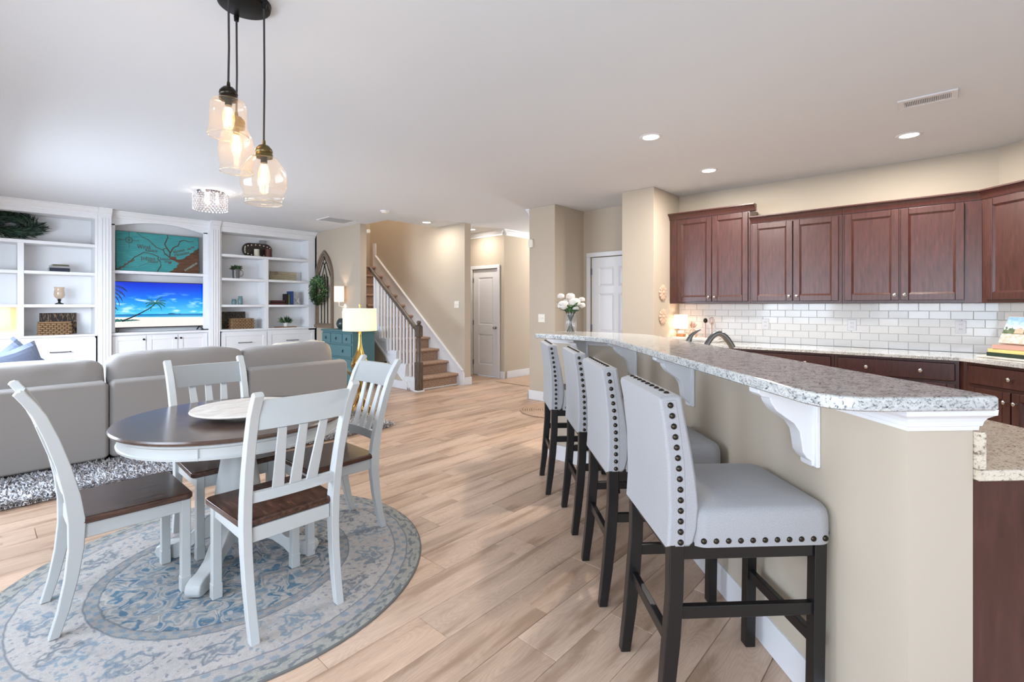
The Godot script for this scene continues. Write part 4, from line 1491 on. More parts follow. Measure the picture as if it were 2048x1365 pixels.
func build_dining() -> void:
	var rug := thing("round_rug", "round faded blue and grey patterned rug under the dining table", "rug", V(0.885, 0, 2.75), 0.35)
	var g := G.new()
	disc_uv(g, 0.955, 0.009, 96)
	part(rug, "pile", g, M.rug_pile)
	part(rug, "bound_edge", G.new().lathe([Vector2(0.955, 0.009), Vector2(0.962, 0.006), Vector2(0.963, 0.001), Vector2(0.955, 0.001)], 96), mat("rug_edge", rgb(104, 102, 98), 0.95))
	# pedestal table
	var t := thing("dining_table", "round pedestal dining table with dark wood top and white base", "table", V(0.945, 0.009, 2.83), 0.0)
	part(t, "table_top", G.new().lathe([Vector2(0, 0.727), Vector2(0.53, 0.727), Vector2(0.54, 0.732), Vector2(0.543, 0.742), Vector2(0.538, 0.75), Vector2(0, 0.751)], 96, Transform3D.IDENTITY, 35.0), M.walnut_top)
	part(t, "apron", G.new().lathe([Vector2(0.46, 0.727), Vector2(0.515, 0.727), Vector2(0.518, 0.715), Vector2(0.508, 0.708), Vector2(0.508, 0.672), Vector2(0.514, 0.668), Vector2(0.512, 0.658), Vector2(0.46, 0.656)], 96, Transform3D.IDENTITY, 30.0), M.chair_paint)
	for a in [0.4, 2.2, 3.97, 5.5]:
		part(t, "apron_joint", G.new().box(Vector3(cos(a) * 0.509, 0.69, sin(a) * 0.509), Vector3(0.006, 0.066, 0.012), 0.001, Transform3D.IDENTITY), M.chair_paint)
	part(t, "column", G.new().lathe([Vector2(0.16, 0.656), Vector2(0.14, 0.63), Vector2(0.09, 0.62), Vector2(0.072, 0.60), Vector2(0.085, 0.5), Vector2(0.105, 0.38), Vector2(0.112, 0.32), Vector2(0.1, 0.27), Vector2(0.08, 0.25), Vector2(0.085, 0.235), Vector2(0.085, 0.10), Vector2(0.07, 0.085), Vector2(0, 0.085)], 28), M.chair_paint)
	var leg := pv([[0.04, 0.25], [0.09, 0.25], [0.14, 0.225], [0.20, 0.165], [0.26, 0.105], [0.315, 0.082], [0.37, 0.078], [0.405, 0.062], [0.415, 0.035], [0.405, 0.01], [0.385, 0.0], [0.30, 0.0], [0.275, 0.012], [0.245, 0.045], [0.19, 0.085], [0.13, 0.105], [0.04, 0.105]])
	for k in 4:
		var b := Basis(Vector3.UP, PI / 4 + k * PI / 2)
		part(t, "foot", G.new().prism(leg, -0.036, 0.036, Transform3D(b, Vector3.ZERO), 0.008, 45.0), M.chair_paint)
	var ls := thing("lazy_susan", "whitewashed round lazy Susan on the dark table top", "lazy Susan", V(0.975, 0.7605, 2.79))
	part(ls, "tray", G.new().lathe([Vector2(0, 0.022), Vector2(0.22, 0.022), Vector2(0.255, 0.03), Vector2(0.262, 0.036), Vector2(0.258, 0.043), Vector2(0, 0.043)], 64, Transform3D.IDENTITY, 30.0), M.whitewash)
	part(ls, "base", G.new().lathe([Vector2(0.11, 0), Vector2(0.11, 0.012), Vector2(0.09, 0.022)], 32), M.whitewash)
	# chairs
	var c := thing("dining_chair", "white slat-back dining chair opposite the one beside the sofa", "chair", V(0.915, 0.009, 2.285), 0.0, "white dining chairs with dark seats around the table")
	var P: Material = M.chair_paint
	var zy := Transform3D(Basis(Vector3(0, 0, 1), Vector3(0, 1, 0), Vector3(1, 0, 0)), Vector3.ZERO)
	var mid := [[0.0, 0.25, 0.034], [0.1, 0.222, 0.038], [0.22, 0.198, 0.044], [0.34, 0.184, 0.05], [0.45, 0.182, 0.056], [0.56, 0.196, 0.052], [0.68, 0.222, 0.046], [0.80, 0.256, 0.044], [0.90, 0.292, 0.042], [0.955, 0.322, 0.042], [0.985, 0.342, 0.04]]
	var fp := []
	var bp := []
	for q in mid:
		fp.append(Vector2(q[1] - q[2] / 2, q[0]))
		bp.push_front(Vector2(q[1] + q[2] / 2, q[0]))
	var prof := PackedVector2Array(fp)
	for k in 5:   # rolled tip
		var a := PI * (0.93 - 0.86 * k / 4.0)
		prof.append(Vector2(0.345 + cos(a) * 0.021, 0.985 + sin(a) * 0.02))
	prof.append_array(PackedVector2Array(bp))
	for s in [-1.0, 1.0]:
		var xf := Transform3D(Basis(Vector3(0, 0, 1), -s * 0.022), Vector3(s * 0.178, 0, 0)) * zy
		part(c, "leg", G.new().prism(prof, -0.0185, 0.0185, xf, 0.004, 35.0), P)
	for s in [-1.0, 1.0]:
		var lg := G.new().box(Vector3(s * 0.178, 0.035, -0.20), Vector3(0.042, 0.07, 0.042), 0.003)
		lg.box(Vector3(s * 0.178, 0.25, -0.20), Vector3(0.038, 0.37, 0.038), 0.003)
		part(c, "leg", lg, P)
	part(c, "apron", G.new().span(Vector3(-0.16, 0.37, -0.212), Vector3(0.16, 0.432, -0.192), 0.003), P)
	part(c, "apron", G.new().span(Vector3(-0.165, 0.37, 0.172), Vector3(0.165, 0.432, 0.192), 0.003), P)
	for s in [-1.0, 1.0]:
		part(c, "apron", G.new().span(Vector3(s * 0.178 - 0.01, 0.37, -0.185), Vector3(s * 0.178 + 0.01, 0.432, 0.165), 0.003), P)
	# dished seat
	var so := pv([[-0.222, -0.225], [0.222, -0.225], [0.205, 0.19], [-0.205, 0.19]])
	var seat := G.new().prism(fillet(so, [0.03, 0.03, 0.02, 0.02], 5), 0.432, 0.462, Transform3D(Basis(Vector3(1, 0, 0), Vector3(0, 0, 1), Vector3(0, 1, 0)), Vector3.ZERO), 0.007, 40.0)
	part(c, "seat", seat, M.walnut_seat)
	# back: bowed crest and lower rail, three slats
	var bow := func(y0: float, y1: float, z0: float, z1: float, half: float, th: float, sag: float) -> G:
		var q := G.new()
		var n := 8
		for i in n:
			var xa := -half + 2 * half * i / n
			var xb := -half + 2 * half * (i + 1) / n
			var za := sag * (1 - pow(xa / half, 2))
			var zb := sag * (1 - pow(xb / half, 2))
			var na := Vector3(-2 * sag * xa / (half * half) * -1.0, 0.4, 1).normalized()
			var nb := Vector3(-2 * sag * xb / (half * half) * -1.0, 0.4, 1).normalized()
			q.quad(Vector3(xa, y0, z0 + za + th / 2), Vector3(xb, y0, z0 + zb + th / 2), Vector3(xb, y1, z1 + zb + th / 2), Vector3(xa, y1, z1 + za + th / 2), na, nb, nb, na)
			q.quad(Vector3(xa, y0, z0 + za - th / 2), Vector3(xb, y0, z0 + zb - th / 2), Vector3(xb, y1, z1 + zb - th / 2), Vector3(xa, y1, z1 + za - th / 2), -na, -nb, -nb, -na)
			q.flat(Vector3(xa, y1, z1 + za - th / 2), Vector3(xb, y1, z1 + zb - th / 2), Vector3(xb, y1, z1 + zb + th / 2), Vector3(xa, y1, z1 + za + th / 2), Vector3.UP)
			q.flat(Vector3(xa, y0, z0 + za - th / 2), Vector3(xb, y0, z0 + zb - th / 2), Vector3(xb, y0, z0 + zb + th / 2), Vector3(xa, y0, z0 + za + th / 2), Vector3.DOWN)
		return q
	part(c, "crest_rail", bow.call(0.845, 0.968, 0.272, 0.322, 0.186, 0.024, 0.014), P)
	part(c, "lower_rail", bow.call(0.535, 0.58, 0.192, 0.202, 0.176, 0.022, 0.012), P)
	for x in [-0.075, 0.0, 0.075]:
		var sl := pv([[x * 0.95 - 0.024, 0.575], [x * 0.95 + 0.024, 0.575], [x * 1.15 + 0.017, 0.855], [x * 1.15 - 0.017, 0.855]])
		var tilt := atan2(0.085, 0.28)
		var sf := Transform3D(Basis(Vector3.RIGHT, tilt), Vector3.ZERO)
		sf.origin = Vector3(0, 0.575, 0.211) - sf.basis * Vector3(0, 0.575, 0)
		part(c, "slat", G.new().prism(sl, -0.006, 0.006, sf, 0.002), P)
	copy(c, V(0.46, 0.009, 2.84), -PI / 2, "white slat-back dining chair opposite the one nearer the bar stools")
	copy(c, V(0.97, 0.009, 3.13), PI, "white slat-back dining chair standing between the round table and the sofa")
	copy(c, V(1.40, 0.009, 2.72), PI / 2, "white slat-back dining chair on the bar-stool side of the round table")


# ---------------------------------------------------------------- bar stools
func build_stools() -> void:
	var lab := ["grey nailhead bar stool beside the rounded granite end of the bar", "second grey nailhead bar stool from the rounded granite end", "third grey nailhead bar stool from the rounded granite end", "grey nailhead bar stool under the flower jar end of the bar"]
	var D := deg_to_rad(-135.0)
	var s := thing("bar_stool", lab[0], "stool", Vector3.ZERO, D, "upholstered bar stools along the granite bar")
	var wood: Material = M.stool_wood
	var zy := Transform3D(Basis(Vector3(0, 0, 1), Vector3(0, 1, 0), Vector3(1, 0, 0)), Vector3.ZERO)
	var wr := fnl(95, 0.06, 3)
	# legs
	for x in [-0.195, 0.195]:
		var pr := pv([[0.232, 0.0], [0.268, 0.0], [0.252, 0.15], [0.24, 0.3], [0.228, 0.45], [0.226, 0.62], [0.18, 0.62], [0.183, 0.45], [0.193, 0.3], [0.21, 0.15]])
		part(s, "leg", G.new().prism(pr, x - 0.021, x + 0.021, zy, 0.003, 30.0), wood)
		part(s, "leg", G.new().bar(Vector3(x, 0, -0.245), Vector3(x, 0.62, -0.255), 0.04, 0.04, 0.003), wood)
	for x in [-0.195, 0.195]:
		part(s, "apron", G.new().span(Vector3(x - 0.012, 0.555, -0.235), Vector3(x + 0.012, 0.61, 0.185), 0.003), wood)
		part(s, "stretcher", G.new().span(Vector3(x - 0.011, 0.37, -0.235), Vector3(x + 0.011, 0.41, 0.195), 0.003), wood)
	part(s, "apron", G.new().span(Vector3(-0.175, 0.555, -0.265), Vector3(0.175, 0.61, -0.241), 0.003), wood)
	part(s, "apron", G.new().span(Vector3(-0.175, 0.555, 0.19), Vector3(0.175, 0.61, 0.214), 0.003), wood)
	part(s, "stretcher", G.new().span(Vector3(-0.175, 0.265, -0.262), Vector3(0.175, 0.305, -0.238), 0.003), wood)
	part(s, "stretcher", G.new().span(Vector3(-0.175, 0.27, 0.202), Vector3(0.175, 0.31, 0.226), 0.003), wood)
	# seat: straight band with a crowned top
	var seat := part(s, "seat", pad(-0.222, -0.296, 0.222, 0.16, 0.05, 0.598, 0.708, 0.028), M.linen)
	# back: a padded panel, thicker in the middle, leaning a little
	var bp := pv([[0.238, 0.598], [0.232, 0.7], [0.236, 0.85], [0.25, 0.98], [0.262, 1.045], [0.258, 1.058], [0.246, 1.062], [0.20, 1.066], [0.188, 1.06], [0.178, 1.0], [0.158, 0.9], [0.142, 0.8], [0.134, 0.72], [0.14, 0.65], [0.152, 0.61], [0.165, 0.598]])
	var back := part(s, "backrest", G.new().prism(bp, -0.222, 0.222, zy, 0.012, 50.0), M.linen)
	for x in [-0.2225, 0.2225]:   # piped strip that carries the nails
		part(back, "nail_strip", G.new().prism(pv([[0.212, 0.605], [0.206, 0.7], [0.21, 0.85], [0.226, 0.98], [0.238, 1.05], [0.212, 1.052], [0.2, 0.98], [0.184, 0.85], [0.18, 0.7], [0.186, 0.605]]), x - 0.002, x + 0.002, zy, 0.001), M.linen)
	part(back, "nail_strip", G.new().box(Vector3(0, 1.064, 0.224), Vector3(0.42, 0.004, 0.028), 0.001), M.linen)
	# nails
	var nail := G.new().lathe([Vector2(0.0095, 0), Vector2(0.0087, 0.0035), Vector2(0.006, 0.0062), Vector2(0, 0.0075)], 10).mesh()
	for sx in [-1.0, 1.0]:
		var side := Basis(Vector3(0, 0, 1), -sx * PI / 2)
		for i in 14:
			var y := 0.618 + i * 0.0322
			var z := 0.197 + 0.034 * pow(clampf((y - 0.75) / 0.3, 0, 1), 1.6)
			inst(back, "nailhead", nail, M.bronze, Vector3(sx * 0.2245, y, z), side)
		for i in 11:
			inst(seat, "nailhead", nail, M.bronze, Vector3(sx * 0.221, 0.618, -0.262 + i * 0.0385), side)
	for i in 9:
		inst(back, "nailhead", nail, M.bronze, Vector3(-0.18 + i * 0.045, 1.0655, 0.224))
	for i in 10:
		inst(seat, "nailhead", nail, M.bronze, Vector3(-0.18 + i * 0.04, 0.618, -0.295), Basis(Vector3.RIGHT, -PI / 2))
	var spots := [[1.675, 0.785], [2.345, 0.765], [3.02, 0.76], [3.63, 0.68]]
	for i in 4:
		var p := AB(spots[i][0], spots[i][1])
		if i == 0:
			s.position = V(p.x, 0, p.y)
		else:
			copy(s, V(p.x, 0, p.y), D, lab[i])


# ---------------------------------------------------------------- living room
func build_living() -> void:
	# shag rug: a backing and countless curly strands
	var rug := thing("shag_rug", "grey shag rug under the sectional sofa", "rug", V(0, 0, 0))
	part(rug, "backing", G.new().span(V(-0.6, 0.0, 4.60), V(3.06, 0.014, 7.4), 0.004), M.shag_back)
	var spots := []
	for i in 15000:
		spots.append(Vector2(rng.randf_range(-0.55, 3.1), rng.randf_range(4.57, 5.25)))
	for i in 5200:
		spots.append(Vector2(rng.randf_range(2.94, 3.1), rng.randf_range(5.2, 7.4)))
	for kind in 4:
		var tuft := G.new()
		for b in 5:
			var a := b * TAU / 5 + kind
			var lean := Vector3(cos(a), 0, sin(a))
			var sd := Vector3(-lean.z, 0, lean.x) * 0.0035
			var p0 := lean * 0.004
			var p1 := lean * 0.013 + Vector3(0, 0.021, 0)
			var p2 := lean * 0.034 + Vector3(0, 0.026 + 0.005 * (b % 3), 0)
			var n0 := (Vector3.UP * 0.5 + lean).normalized()
			tuft.quad(p0 - sd, p0 + sd, p1 + sd, p1 - sd, n0, n0, Vector3.UP, Vector3.UP)
			tuft.quad(p1 - sd, p1 + sd, p2 + sd * 0.6, p2 - sd * 0.6, Vector3.UP, Vector3.UP, n0, n0)
		var mm := MultiMesh.new()
		mm.transform_format = MultiMesh.TRANSFORM_3D
		mm.mesh = tuft.mesh()
		var mine := []
		for i in range(kind, spots.size(), 4):
			mine.append(spots[i])
		mm.instance_count = mine.size()
		for i in mine.size():
			var sc := rng.randf_range(0.8, 1.45)
			mm.set_instance_transform(i, Transform3D(Basis(Vector3.UP, rng.randf() * TAU).rotated(Vector3.RIGHT, rng.randf_range(-0.35, 0.35)).scaled(Vector3.ONE * sc), V(mine[i].x, 0.012, mine[i].y)))
		var mi := MultiMeshInstance3D.new()
		mi.name = "pile"
		mi.multimesh = mm
		mi.material_override = M["shag_%d" % kind]
		rug.add_child(mi, true)
		stuff(mi)
	# sectional sofa, seen from behind
	var s := thing("sectional_sofa", "light grey sectional sofa with its back to the dining table", "sofa", V(0, 0.016, 0))
	var F: Material = M.sofa_fabric
	var wr := fnl(96, 0.02, 3)
	var x0 := -0.33
	for i in 3:
		var a := x0 + i * 1.09 + 0.004
		var b := a + 1.082
		part(s, "back_panel", G.new().span(V(a, 0.03, 5.24), V(b, 0.69, 5.42), 0.035), F)
		part(s, "base", G.new().span(V(a, 0.03, 5.425), V(b, 0.28, 6.22), 0.03), F)
		part(s, "seat_cushion", G.new().soft(V((a + b) / 2, 0.365, 5.85), Vector3(0.538, 0.095, 0.385), 6.0, 10, Transform3D.IDENTITY, 0.008, wr), F)
		for k in 2:
			part(s, "foot", G.new().box(V(a + 0.1 + k * 0.88, 0.02, 5.4), Vector3(0.06, 0.04, 0.06), 0.004), M.dark_slab)
	part(s, "back_cushion", G.new().soft(V(0.16, 0.705, 5.48), Vector3(0.60, 0.165, 0.15), 4.5, 16, Transform3D(Basis(Vector3(0, 0, 1), 0.02), Vector3.ZERO), 0.03, wr), F)
	part(s, "back_cushion", G.new().soft(V(1.31, 0.735, 5.50), Vector3(0.545, 0.175, 0.15), 5.0, 16, Transform3D.IDENTITY, 0.022, wr), F)
	part(s, "back_cushion", G.new().soft(V(2.36, 0.72, 5.52), Vector3(0.50, 0.17, 0.15), 4.5, 16, Transform3D(Basis(Vector3(0, 0, 1), 0.035), Vector3(0, -0.07, 0)), 0.02, wr), F)
	part(s, "arm", G.new().span(V(2.79, 0.281, 5.43), V(2.935, 0.6, 6.22), 0.03), F)
	# cushions on the sofa
	var pb := Basis(Vector3(0, 1, 0), 0.5).rotated(Vector3(0, 0, 1), 0.35)
	single("throw_pillow", "blue grey throw pillow with its corner pointing up above the sofa back", "pillow", pillow(0.2, pb), M.pillow_blue, V(0.26, 0.78, 6.02), "blue pillows at the sofa end")
	single("throw_pillow", "blue grey throw pillow tucked behind the other blue pillow", "pillow", pillow(0.19, Basis(Vector3(0, 1, 0), 0.1).rotated(Vector3(0, 0, 1), 0.75)), M.pillow_blue, V(0.22, 0.80, 6.22), "blue pillows at the sofa end")
	single("throw_blanket", "cream knitted throw lying along the top of the sofa cushion", "blanket", G.new().soft(V(2.55, 0.872, 5.60), Vector3(0.30, 0.03, 0.12), 3.0, 12, Transform3D(Basis(Vector3(0, 0, 1), 0.03), Vector3(0, -0.055, 0)), 0.025, fnl(97, 0.05, 3)), M.throw_cream)
	# end table of gilded branches with a glass top
	var e := thing("end_table", "gilded branch end table with round glass top beside the sofa", "table", V(3.20, 0.0, 5.42))
	part(e, "glass_top", G.new().lathe([Vector2(0, 0.545), Vector2(0.2, 0.545), Vector2(0.203, 0.551), Vector2(0.2, 0.557), Vector2(0, 0.557)], 40), M.clear_glass)
	for k in 5:
		var a := k * TAU / 5 + 0.3
		var pts := []
		for i in 9:
			var q := i / 8.0
			var rr := 0.14 * pow(absf(q - 0.5) * 2.0, 1.6) + 0.02
			pts.append(Vector3(cos(a + q * 2.4) * rr, 0.012 + q * 0.53, sin(a + q * 2.4) * rr))
		part(e, "branch", G.new().tube(pts, [0.02, 0.014, 0.012, 0.011, 0.012, 0.011, 0.011, 0.012, 0.014], 8), M.gold)
	for k in 6:
		var a := k * TAU / 6
		part(e, "twig", G.new().tube([Vector3(cos(a) * 0.12, 0.03, sin(a) * 0.12), Vector3(cos(a) * 0.16, 0.05, sin(a) * 0.16), Vector3(cos(a + 0.3) * 0.19, 0.02, sin(a + 0.3) * 0.19)], [0.022, 0.016, 0.012], 8), M.gold)
	# table lamp
	var l := thing("table_lamp", "gold teardrop table lamp with cream drum shade beside the sofa", "lamp", V(3.19, 0.558, 5.42))
	part(l, "base", G.new().lathe([Vector2(0, 0), Vector2(0.075, 0), Vector2(0.092, 0.01), Vector2(0.105, 0.045), Vector2(0.1, 0.085), Vector2(0.078, 0.14), Vector2(0.05, 0.20), Vector2(0.03, 0.27), Vector2(0.021, 0.34), Vector2(0.017, 0.42), Vector2(0.018, 0.46), Vector2(0.008, 0.47)], 32), M.gold)
	part(l, "stem", G.new().lathe([Vector2(0.006, 0.46), Vector2(0.006, 0.77), Vector2(0.013, 0.775), Vector2(0.013, 0.80), Vector2(0, 0.805)], 12), M.gold)
	part(l, "shade", G.new().lathe([Vector2(0.203, 0.475), Vector2(0.198, 0.745)], 48), M.shade_cream)
	part(l, "shade_ring", G.new().lathe([Vector2(0.2, 0.742), Vector2(0.2, 0.748), Vector2(0.195, 0.748)], 40), M.ceramic_white)
	part(l, "bulb", G.new().lathe([Vector2(0, 0.56), Vector2(0.02, 0.565), Vector2(0.032, 0.60), Vector2(0.02, 0.64), Vector2(0, 0.645)], 14), M.lamp_bulb)
	omni(l, "lamp_light", Vector3(0, 0.6, 0), 0.15, rgb(255, 230, 190), 0.03)


func pillow(h: float, b: Basis) -> G:
	# square cushion pinched at its corners
	var g := G.new()
	var n := 12
	for sg in [-1.0, 1.0]:
		var P := []
		for i in n + 1:
			for j in n + 1:
				var u := 2.0 * i / n - 1.0
				var v := 2.0 * j / n - 1.0
				var pinch := 1.0 - 0.1 * (1.0 - absf(u * v)) * maxf(absf(u), absf(v))
				var th := 0.075 * pow((1 - u * u) * (1 - v * v), 0.45)
				P.append(b * Vector3(u * h * pinch, v * h * pinch, sg * th))
		for i in n:
			for j in n:
				var k := i * (n + 1) + j
				var nn: Vector3 = (P[k + 1] - P[k]).cross(P[k + n + 1] - P[k]).normalized()
				var o := b * Vector3(0, 0, sg)
				nn = nn if nn.dot(o) > 0 else -nn
				g.flat(P[k], P[k + n + 1], P[k + n + 2], P[k + 1], nn)
	return g


# upholstered pad: straight sides, rounded shoulder, crowned top
func pad(x0: float, z0: float, x1: float, z1: float, r: float, y0: float, y1: float, crown: float) -> G:
	var g := G.new()
	var o := round_rect(x0, z0, x1, z1, r, 6)
	var c := Vector2((x0 + x1) / 2, (z0 + z1) / 2)
	var rings := []
	for q in [[1.0, y0], [1.004, y0 + 0.03], [1.0, y1 - 0.03], [0.985, y1 - 0.012], [0.955, y1]]:
		rings.append(q)
	for k in 7:
		var f := 0.9 - k * 0.14
		rings.append([f, y1 + crown * (1.0 - f * f * f)])
	rings.append([0.0, y1 + crown])
	var P := []
	for q in rings:
		var row := []
		for p in o:
			var d: Vector2 = c + (p - c) * q[0]
			row.append(Vector3(d.x, q[1], d.y))
		P.append(row)
	var m := o.size()
	var N := []
	for i in P.size():
		var row := []
		for j in m:
			var u: Vector3 = P[mini(i + 1, P.size() - 1)][j] - P[maxi(i - 1, 0)][j]
			var w: Vector3 = P[i][(j + 1) % m] - P[i][(j + m - 1) % m]
			var nn := u.cross(w).normalized() if w.length() > 1e-6 else Vector3.UP
			if nn.dot(Vector3(o[j].x - c.x, 0.05, o[j].y - c.y)) < 0 and i < 5 or i >= 5 and nn.y < 0:
				nn = -nn
			row.append(nn)
		N.append(row)
	for i in P.size() - 1:
		for j in m:
			var k := (j + 1) % m
			g.quad(P[i][j], P[i][k], P[i + 1][k], P[i + 1][j], N[i][j], N[i][k], N[i + 1][k], N[i + 1][j])
	for j in range(1, m - 1):
		g.tri(P[0][0], P[0][j], P[0][j + 1], Vector3.DOWN, Vector3.DOWN, Vector3.DOWN)
	return g


# ---------------------------------------------------------------- lamps on the ceiling and walls
func build_lights() -> void:
	var lab := ["recessed ceiling light above the granite bar", "recessed ceiling light in front of the tall cherry cabinet", "recessed ceiling light in front of the cabinet beside the slanting corner", "recessed ceiling light in front of the stairs", "recessed ceiling light in the hallway beside the closet door"]
	var spots := [[3.75, 1.84, 2.6], [5.08, 1.85, 2.3], [5.13, 0.25, 2.3], [5.07, 6.51, 0.7], [6.09, 6.50, 0.8]]
	for i in 5:
		var c := thing("recessed_light", lab[i], "light", V(spots[i][0], CEIL, spots[i][1]), 0.0, "recessed ceiling lights")
		part(c, "trim_ring", G.new().lathe([Vector2(0.062, -0.002), Vector2(0.07, -0.008), Vector2(0.085, -0.006), Vector2(0.09, -0.0005)], 32), M.white_paint)
		part(c, "lens", G.new().lathe([Vector2(0, -0.004), Vector2(0.064, -0.004)], 32), M.can_glow)
		var l := AreaLight3D.new()
		l.name = "can_light"
		l.area_size = Vector2(0.11, 0.11)
		l.area_normalize_energy = true
		l.light_energy = spots[i][2]
		l.light_color = rgb(255, 248, 240)
		l.shadow_enabled = true
		l.area_range = 14.0
		c.add_child(l)
		l.position = Vector3(0, -0.012, 0)
		l.rotation.x = -PI / 2
	# cluster of three glass pendants over the table
	var p := thing("pendant_light", "three-glass cluster pendant light hanging over the dining table", "light", V(0.83, CEIL, 2.41))
	part(p, "canopy", G.new().lathe([Vector2(0, -0.028), Vector2(0.095, -0.028), Vector2(0.108, -0.022), Vector2(0.112, 0)], 40), M.black_metal)
	# offset x, z; height of the glass rim; profile
	var shades := [
		[Vector2(-0.085, 0.06), -0.655, [Vector2(0.03, 0.162), Vector2(0.055, 0.158), Vector2(0.068, 0.146), Vector2(0.072, 0.13), Vector2(0.073, 0.06), Vector2(0.076, 0.03), Vector2(0.082, 0.008), Vector2(0.080, 0.0)], M.bronze],
		[Vector2(0.0, -0.10), -0.765, [Vector2(0.03, 0.21), Vector2(0.05, 0.20), Vector2(0.068, 0.165), Vector2(0.078, 0.11), Vector2(0.075, 0.05), Vector2(0.068, 0.02), Vector2(0.072, 0.01), Vector2(0.070, 0.0)], M.bronze],
		[Vector2(0.05, 0.095), -0.935, [Vector2(0.034, 0.212), Vector2(0.056, 0.205), Vector2(0.062, 0.196), Vector2(0.07, 0.185), Vector2(0.09, 0.155), Vector2(0.099, 0.115), Vector2(0.096, 0.075), Vector2(0.084, 0.04), Vector2(0.088, 0.033), Vector2(0.079, 0.024), Vector2(0.083, 0.016), Vector2(0.076, 0.008), Vector2(0.078, 0.0)], M.aged_brass]]
	for q in shades:
		var o := Vector3(q[0].x, q[1], q[0].y)
		var top: float = q[2][0].y
		part(p, "cord", G.new().tube([Vector3(o.x, -0.02, o.z), Vector3(o.x + 0.002, o.y * 0.4, o.z), Vector3(o.x - 0.001, o.y * 0.7, o.z), Vector3(o.x, o.y + top + 0.06, o.z)], [0.0045], 8), M.cord)
		part(p, "strain_relief", G.new().lathe([Vector2(0.012, -0.028), Vector2(0.010, -0.05), Vector2(0, -0.05)], 12, Transform3D(Basis.IDENTITY, Vector3(o.x, 0, o.z))), M.black_metal)
		var sx := Transform3D(Basis.IDENTITY, o)
		part(p, "socket_cap", G.new().lathe([Vector2(0.036, top - 0.004), Vector2(0.037, top + 0.012), Vector2(0.033, top + 0.016), Vector2(0.037, top + 0.022), Vector2(0.035, top + 0.034), Vector2(0.022, top + 0.05), Vector2(0.008, top + 0.056), Vector2(0.006, top + 0.075), Vector2(0, top + 0.076)], 24, sx), q[3])
		part(p, "shade", G.new().lathe(q[2], 40, sx, 60.0), M.pendant_glass)
		var rim: Vector2 = q[2][q[2].size() - 1]
		var hoop := []
		for k in 33:
			hoop.append(o + Vector3(cos(TAU * k / 32) * rim.x, rim.y, sin(TAU * k / 32) * rim.x))
		part(p, "rim", G.new().tube(hoop, [0.0025], 6), M.glass_rim)
		var bl := part(p, "bulb", G.new().lathe([Vector2(0.012, top - 0.01), Vector2(0.014, top - 0.03), Vector2(0.022, top - 0.06), Vector2(0.026, top - 0.09), Vector2(0.02, top - 0.12), Vector2(0, top - 0.13)], 16, sx), M.pendant_glass)
		var fil := G.new()
		for k in 4:
			var a := k * TAU / 4
			fil.tube([o + Vector3(cos(a) * 0.008, top - 0.115, sin(a) * 0.008), o + Vector3(cos(a) * 0.01, top - 0.04, sin(a) * 0.01)], [0.0035], 6)
		part(bl, "filament", fil, M.bulb_glow)
		part(p, "socket", G.new().lathe([Vector2(0.014, top + 0.0), Vector2(0.014, top - 0.028), Vector2(0, top - 0.028)], 14, sx), M.black_metal)
		omni(p, "pendant_glow", o + Vector3(0, top - 0.08, 0), 0.016, rgb(255, 206, 150), 0.02)
	# crystal drum on the living-room ceiling
	var c := thing("crystal_light", "round crystal bead ceiling light above the sofa", "light", V(1.94, CEIL, 6.75))
	part(c, "ceiling_plate", G.new().lathe([Vector2(0, -0.03), Vector2(0.14, -0.03), Vector2(0.15, 0)], 32), M.chrome)
	var beads := G.new()
	var wires := G.new()
	for row in 8:
		for k in 30:
			var a := TAU * (k + 0.5 * (row % 2)) / 30
			var pos := Vector3(cos(a) * 0.185, -0.035 - row * 0.026, sin(a) * 0.185)
			var rr := 0.0125
			for s in [[1, 1], [1, -1], [-1, 1], [-1, -1]]:
				var tx: Vector3 = Vector3(-sin(a), 0, cos(a)) * rr * s[0]
				var ty := Vector3(0, rr * s[1], 0)
				for d in [1.0, -1.0]:
					var tz: Vector3 = Vector3(cos(a), 0, sin(a)) * rr * 0.7 * d
					var nn: Vector3 = (tx + ty + tz * 2.0).normalized()
					beads.tri(pos + tx, pos + ty, pos + tz, nn, nn, nn)
	for k in 30:
		for dir in [-1.0, 1.0]:
			var pts := []
			for i in 8:
				var a: float = TAU * (k + dir * 0.5 * i) / 30
				pts.append(Vector3(cos(a) * 0.18, -0.03 - i * 0.026, sin(a) * 0.18))
			wires.tube(pts, [0.0022], 4)
	stuff(part(c, "crystal_beads", beads, M.crystal))
	stuff(part(c, "wire_lattice", wires, M.chrome))
	for k in 3:
		var a := k * TAU / 3 + 0.5
		part(c, "bulb", G.new().lathe([Vector2(0, -0.15), Vector2(0.018, -0.145), Vector2(0.024, -0.12), Vector2(0.014, -0.09), Vector2(0.012, -0.03)], 12, Transform3D(Basis.IDENTITY, Vector3(cos(a) * 0.07, 0, sin(a) * 0.07))), M.lamp_bulb)
	omni(c, "crystal_glow", Vector3(cos(0.5) * 0.07, -0.12, sin(0.5) * 0.07), 0.07, rgb(255, 240, 230), 0.02)
	# wall sconce
	var w := thing("wall_sconce", "small wall sconce with white shade between the arch and the stairs", "lamp", V(4.38, 0, 7.92))
	part(w, "shade", G.new().lathe([Vector2(0.082, 1.41), Vector2(0.082, 1.68)], 32, Transform3D(Basis.IDENTITY, Vector3(-0.12, 0, 0))), M.shade_white)
	part(w, "arm", G.new().tube([Vector3(0, 1.33, 0), Vector3(-0.06, 1.32, 0), Vector3(-0.12, 1.34, 0), Vector3(-0.12, 1.45, 0)], [0.009], 10), M.sconce_plate)
